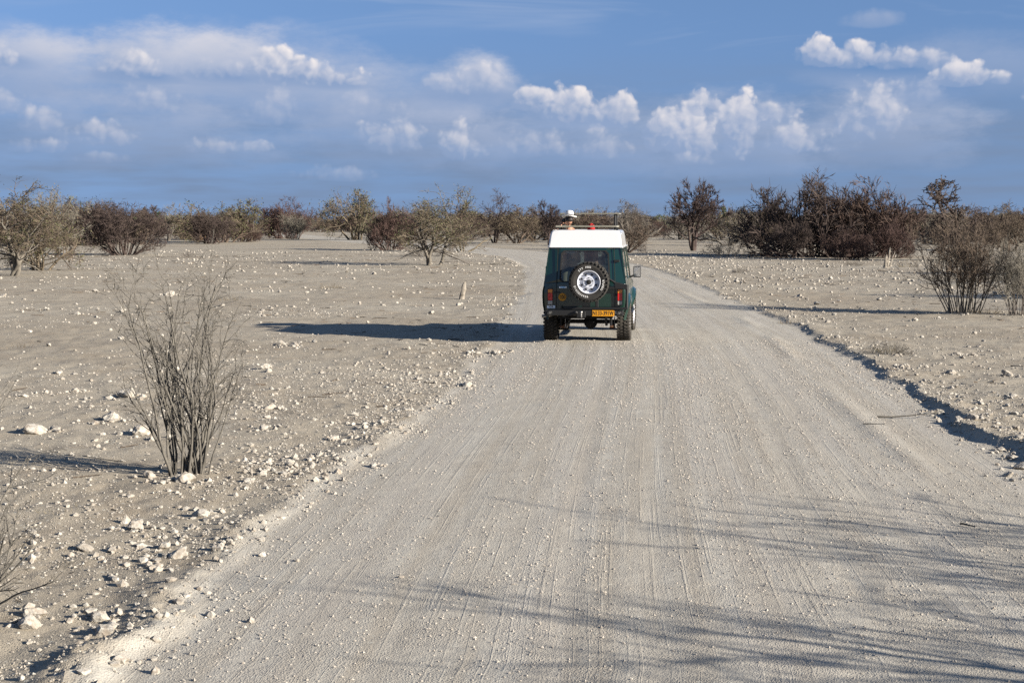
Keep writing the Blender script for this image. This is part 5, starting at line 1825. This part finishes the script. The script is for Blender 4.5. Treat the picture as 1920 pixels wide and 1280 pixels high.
def pebbles(name, label, n, y0, y1, size, where, seed, power=1.0, sub=1, mat_=None):
    """loose stones nobody could count"""
    rng = np.random.default_rng(seed)
    x, y = scatter_xy(rng, n, y0, y1, power)
    sd, al = road_st(x, y)
    k = where(rng, x, y, sd, al)
    x, y = x[k], y[k]
    st = (sd[k], al[k])
    z = height(x, y, st)
    n = len(x)
    if sub == 0:
        B = np.array([[1, 0, 0], [-1, 0, 0], [0, 1, 0], [0, -1, 0], [0, 0, 1], [0, 0, -1]], float)
        BF = np.array([[0, 2, 4], [2, 1, 4], [1, 3, 4], [3, 0, 4]])
    else:
        B, BF = ico(1)
        B = B[:]
    s = size(rng, n, x, y)
    J = 1 + 0.38 * (rng.random((n, len(B), 3)) - 0.5) * 2
    a = rng.random(n) * 6.283
    Q = B[None] * J * np.stack([s, s * (0.65 + 0.35 * rng.random(n)), s * (0.5 + 0.4 * rng.random(n))], 1)[:, None, :]
    X = Q[..., 0] * np.cos(a)[:, None] - Q[..., 1] * np.sin(a)[:, None] + x[:, None]
    Yy = Q[..., 0] * np.sin(a)[:, None] + Q[..., 1] * np.cos(a)[:, None] + y[:, None]
    Z = Q[..., 2] + (z + s * 0.18)[:, None]
    V = np.stack([X, Yy, Z], -1).reshape(-1, 3)
    F = (np.arange(n)[:, None, None] * len(B) + BF[None]).reshape(-1, BF.shape[1])
    o = mesh_obj(name, V, F, mat_ or ROCK)
    tag(o, label, 'gravel', kind='stuff')
    return o


ROADSTONE = mat('road_chips', (0.40, 0.365, 0.315), 0.92, var=0.18, scale=30, col2=(0.22, 0.19, 0.155))


def off_road(rng, x, y, sd, al):
    e = np.abs(sd) - HALF
    cl = 1.35 * fbm(x, y, 3.2, 4, 61)
    edge = np.exp(-np.maximum(e, 0) / 2.2)
    band = (sd > 0) * np.exp(-((e - 6) / 6.0) ** 2) * sstep(42, 55, y) * (1 - sstep(95, 130, y))
    p = np.clip(0.24 + 0.85 * cl + 0.55 * edge + 0.9 * band, 0.03, 1) * sstep(-0.15, 0.25, e)
    return rng.random(len(x)) < p


pebbles('loose_stones', 'scattered white stones and chips over the plain', 26000, 6, 130, lambda r, n, x, y: (0.008 + 0.042 * r.random(n) ** 4) * (1 + y / 80.0), off_road, 71, 1.3)
pebbles('soil_crumbs', 'small pale chips over the near plain', 60000, 5.5, 42, lambda r, n, x, y: (0.004 + 0.013 * r.random(n) ** 3) * (0.8 + y / 30.0), off_road, 74, 1.4, sub=0)
def verge(rng, x, y, sd, al):
    e = np.abs(sd) - HALF
    p = np.exp(-np.maximum(e, 0) / np.where(sd < 0, 1.9, 1.2)) * 0.95 + 0.05
    return rng.random(len(x)) < p * sstep(-0.6, 0.05, e) * np.clip(0.55 + 1.3 * fbm(x, y, 1.2, 3, 81), 0.06, 1)


pebbles('verge_gravel', 'dense pale gravel along the near road edges', 40000, 6, 28, lambda r, n, x, y: 0.007 + 0.030 * r.random(n) ** 3.0, verge, 72, 1.5)
pebbles('verge_grit', 'fine pale grit along the near road edges', 150000, 6, 24, lambda r, n, x, y: 0.004 + 0.012 * r.random(n) ** 2.2, verge, 75, 1.3, sub=0)


def on_road(rng, x, y, sd, al):
    st = 0.55 + 0.9 * fbm(sd * 2.2, al * 0.12, 1.0, 4, 91) + 0.5 * fbm(x, y, 1.1, 3, 92)
    rut = 1.0
    for c in (-1.9, -1.1, -0.35, 0.95, 1.6):
        rut = rut * (1 - 0.75 * np.exp(-((sd - c - 0.12 * np.sin(al * 0.11 + c * 5)) / 0.14) ** 2))
    return rng.random(len(x)) < np.clip(st, 0.04, 1) * rut * sstep(0.2, -0.3, np.abs(sd) - HALF)


pebbles('road_gravel', 'fine loose gravel strewn over the road surface', 150000, 5.2, 30, lambda r, n, x, y: (0.0028 + 0.0085 * r.random(n) ** 3.2) * (0.8 + y / 26.0), on_road, 73, 1.5, sub=0, mat_=ROADSTONE)


def rubble():
    rng = np.random.default_rng(33)
    pts = []
    for (px, py, w, lb) in BIG:
        x, y = at(px, py)
        r = w * y / F_PX
        n = 26
        a = rng.random(n) * 6.283
        d = r * (0.5 + 1.6 * rng.random(n) ** 1.6)
        pts.append(np.stack([x + np.cos(a) * d, y + np.sin(a) * d, r * (0.03 + 0.20 * rng.random(n) ** 2.5)], 1))
    for _ in range(46):                                         # heaps pushed up along the graded edges
        al = 64 + 50 * rng.random() ** 1.5
        i = int(np.searchsorted(RC_S, al)) - 1
        t = (al - RC_S[i]) / (RC_S[i + 1] - RC_S[i])
        c, dv = RC[i] * (1 - t) + RC[i + 1] * t, unit(RC[i + 1] - RC[i])
        side = 1 if rng.random() < 0.5 else -1
        q = c + side * (HALF + 0.15 + 0.9 * rng.random() ** 1.5) * np.array([dv[1], -dv[0]])
        n = 30
        pts.append(np.stack([q[0] + rng.normal(0, 0.28, n), q[1] + rng.normal(0, 0.45, n), 0.008 + 0.042 * rng.random(n) ** 2.2], 1))
    return np.concatenate(pts)


RUB = rubble()
_sc = scatter_xy
scatter_xy = lambda rng, n, y0, y1, power=1.0: (RUB[:, 0], RUB[:, 1])
pebbles('rock_rubble', 'broken rubble round the boulders and along the road edges', len(RUB), 0, 1, lambda r, n, x, y: RUB[:, 2], lambda rng, x, y, sd, al: np.ones(len(x), bool), 88)
scatter_xy = _sc


def grass_tuft(px, py, h, seed, label):
    rng = np.random.default_rng(seed)
    x, y = at(px, py)
    n = 90
    P, D, L, Rr = fan(rng, n, 0.16, 5, 75, h * 0.5, h, 0.0035)
    lv = grow(rng, P, D, L, Rr, [LV(seg=4, wob=0.15, up=-0.05, tip=0.3)])
    v, f = tubes(lv[0], 3)
    o = mesh_obj('grass_tuft', v, f, LEAF['straw'])
    o.location = (x, y, hz(x, y))
    o.scale = (1 + y / 60,) * 3
    tag(o, label, 'grass')


for i_, (px_, py_, h_, lb_) in enumerate(((28, 652, 0.16, 'dry straw tuft at the left edge of the middle ground'), (1662, 668, 0.2, 'dry straw tuft on the bare ground right of the road'), (1475, 607, 0.18, 'straw tuft just right of the road edge, level with the vehicle'),
                                          (1700, 500, 0.3, 'straw tuft right of the forked stump'), (620, 540, 0.22, 'straw tuft on the left plain behind the vehicle shadow'), (430, 560, 0.2, 'straw tuft above the foreground shrub on the left plain'),
                                          (1850, 590, 0.25, 'straw tuft at the foot of the right-hand shrubs'), (700, 915, 0.07, 'tiny straw tuft on the left road edge in the foreground'), (120, 960, 0.1, 'small straw tuft in the left foreground gravel'))):
    grass_tuft(px_, py_, h_, 300 + i_, lb_)


def litter():
    """bits of dry stick and dung-dark crumbs over the plain"""
    rng = np.random.default_rng(95)
    x, y = scatter_xy(rng, 5200, 7, 110, 1.2)
    sd, al = road_st(x, y)
    k = (np.abs(sd) > HALF + 0.1) & (rng.random(len(x)) < np.clip(0.25 + 1.1 * fbm(x, y, 4.0, 3, 97), 0.02, 1))
    x, y = x[k], y[k]
    z = height(x, y, (sd[k], al[k])) + 0.006
    n = len(x)
    a = rng.random(n) * 6.283
    L = (0.05 + 0.25 * rng.random(n) ** 2.5) * (1 + y / 70)
    p0 = np.stack([x, y, z], 1)
    p1 = p0 + np.stack([np.cos(a) * L, np.sin(a) * L, 0.02 * rng.random(n)], 1)
    r = (0.003 + 0.006 * rng.random(n)) * (1 + y / 60)
    v, f = tubes((p0, p1, r, r * 0.6, np.zeros(n, bool)), 3)
    tag(mesh_obj('twig_litter', v, f, BARK['brown']), 'dry brown twig litter strewn over the plain', 'litter', kind='stuff')


litter()
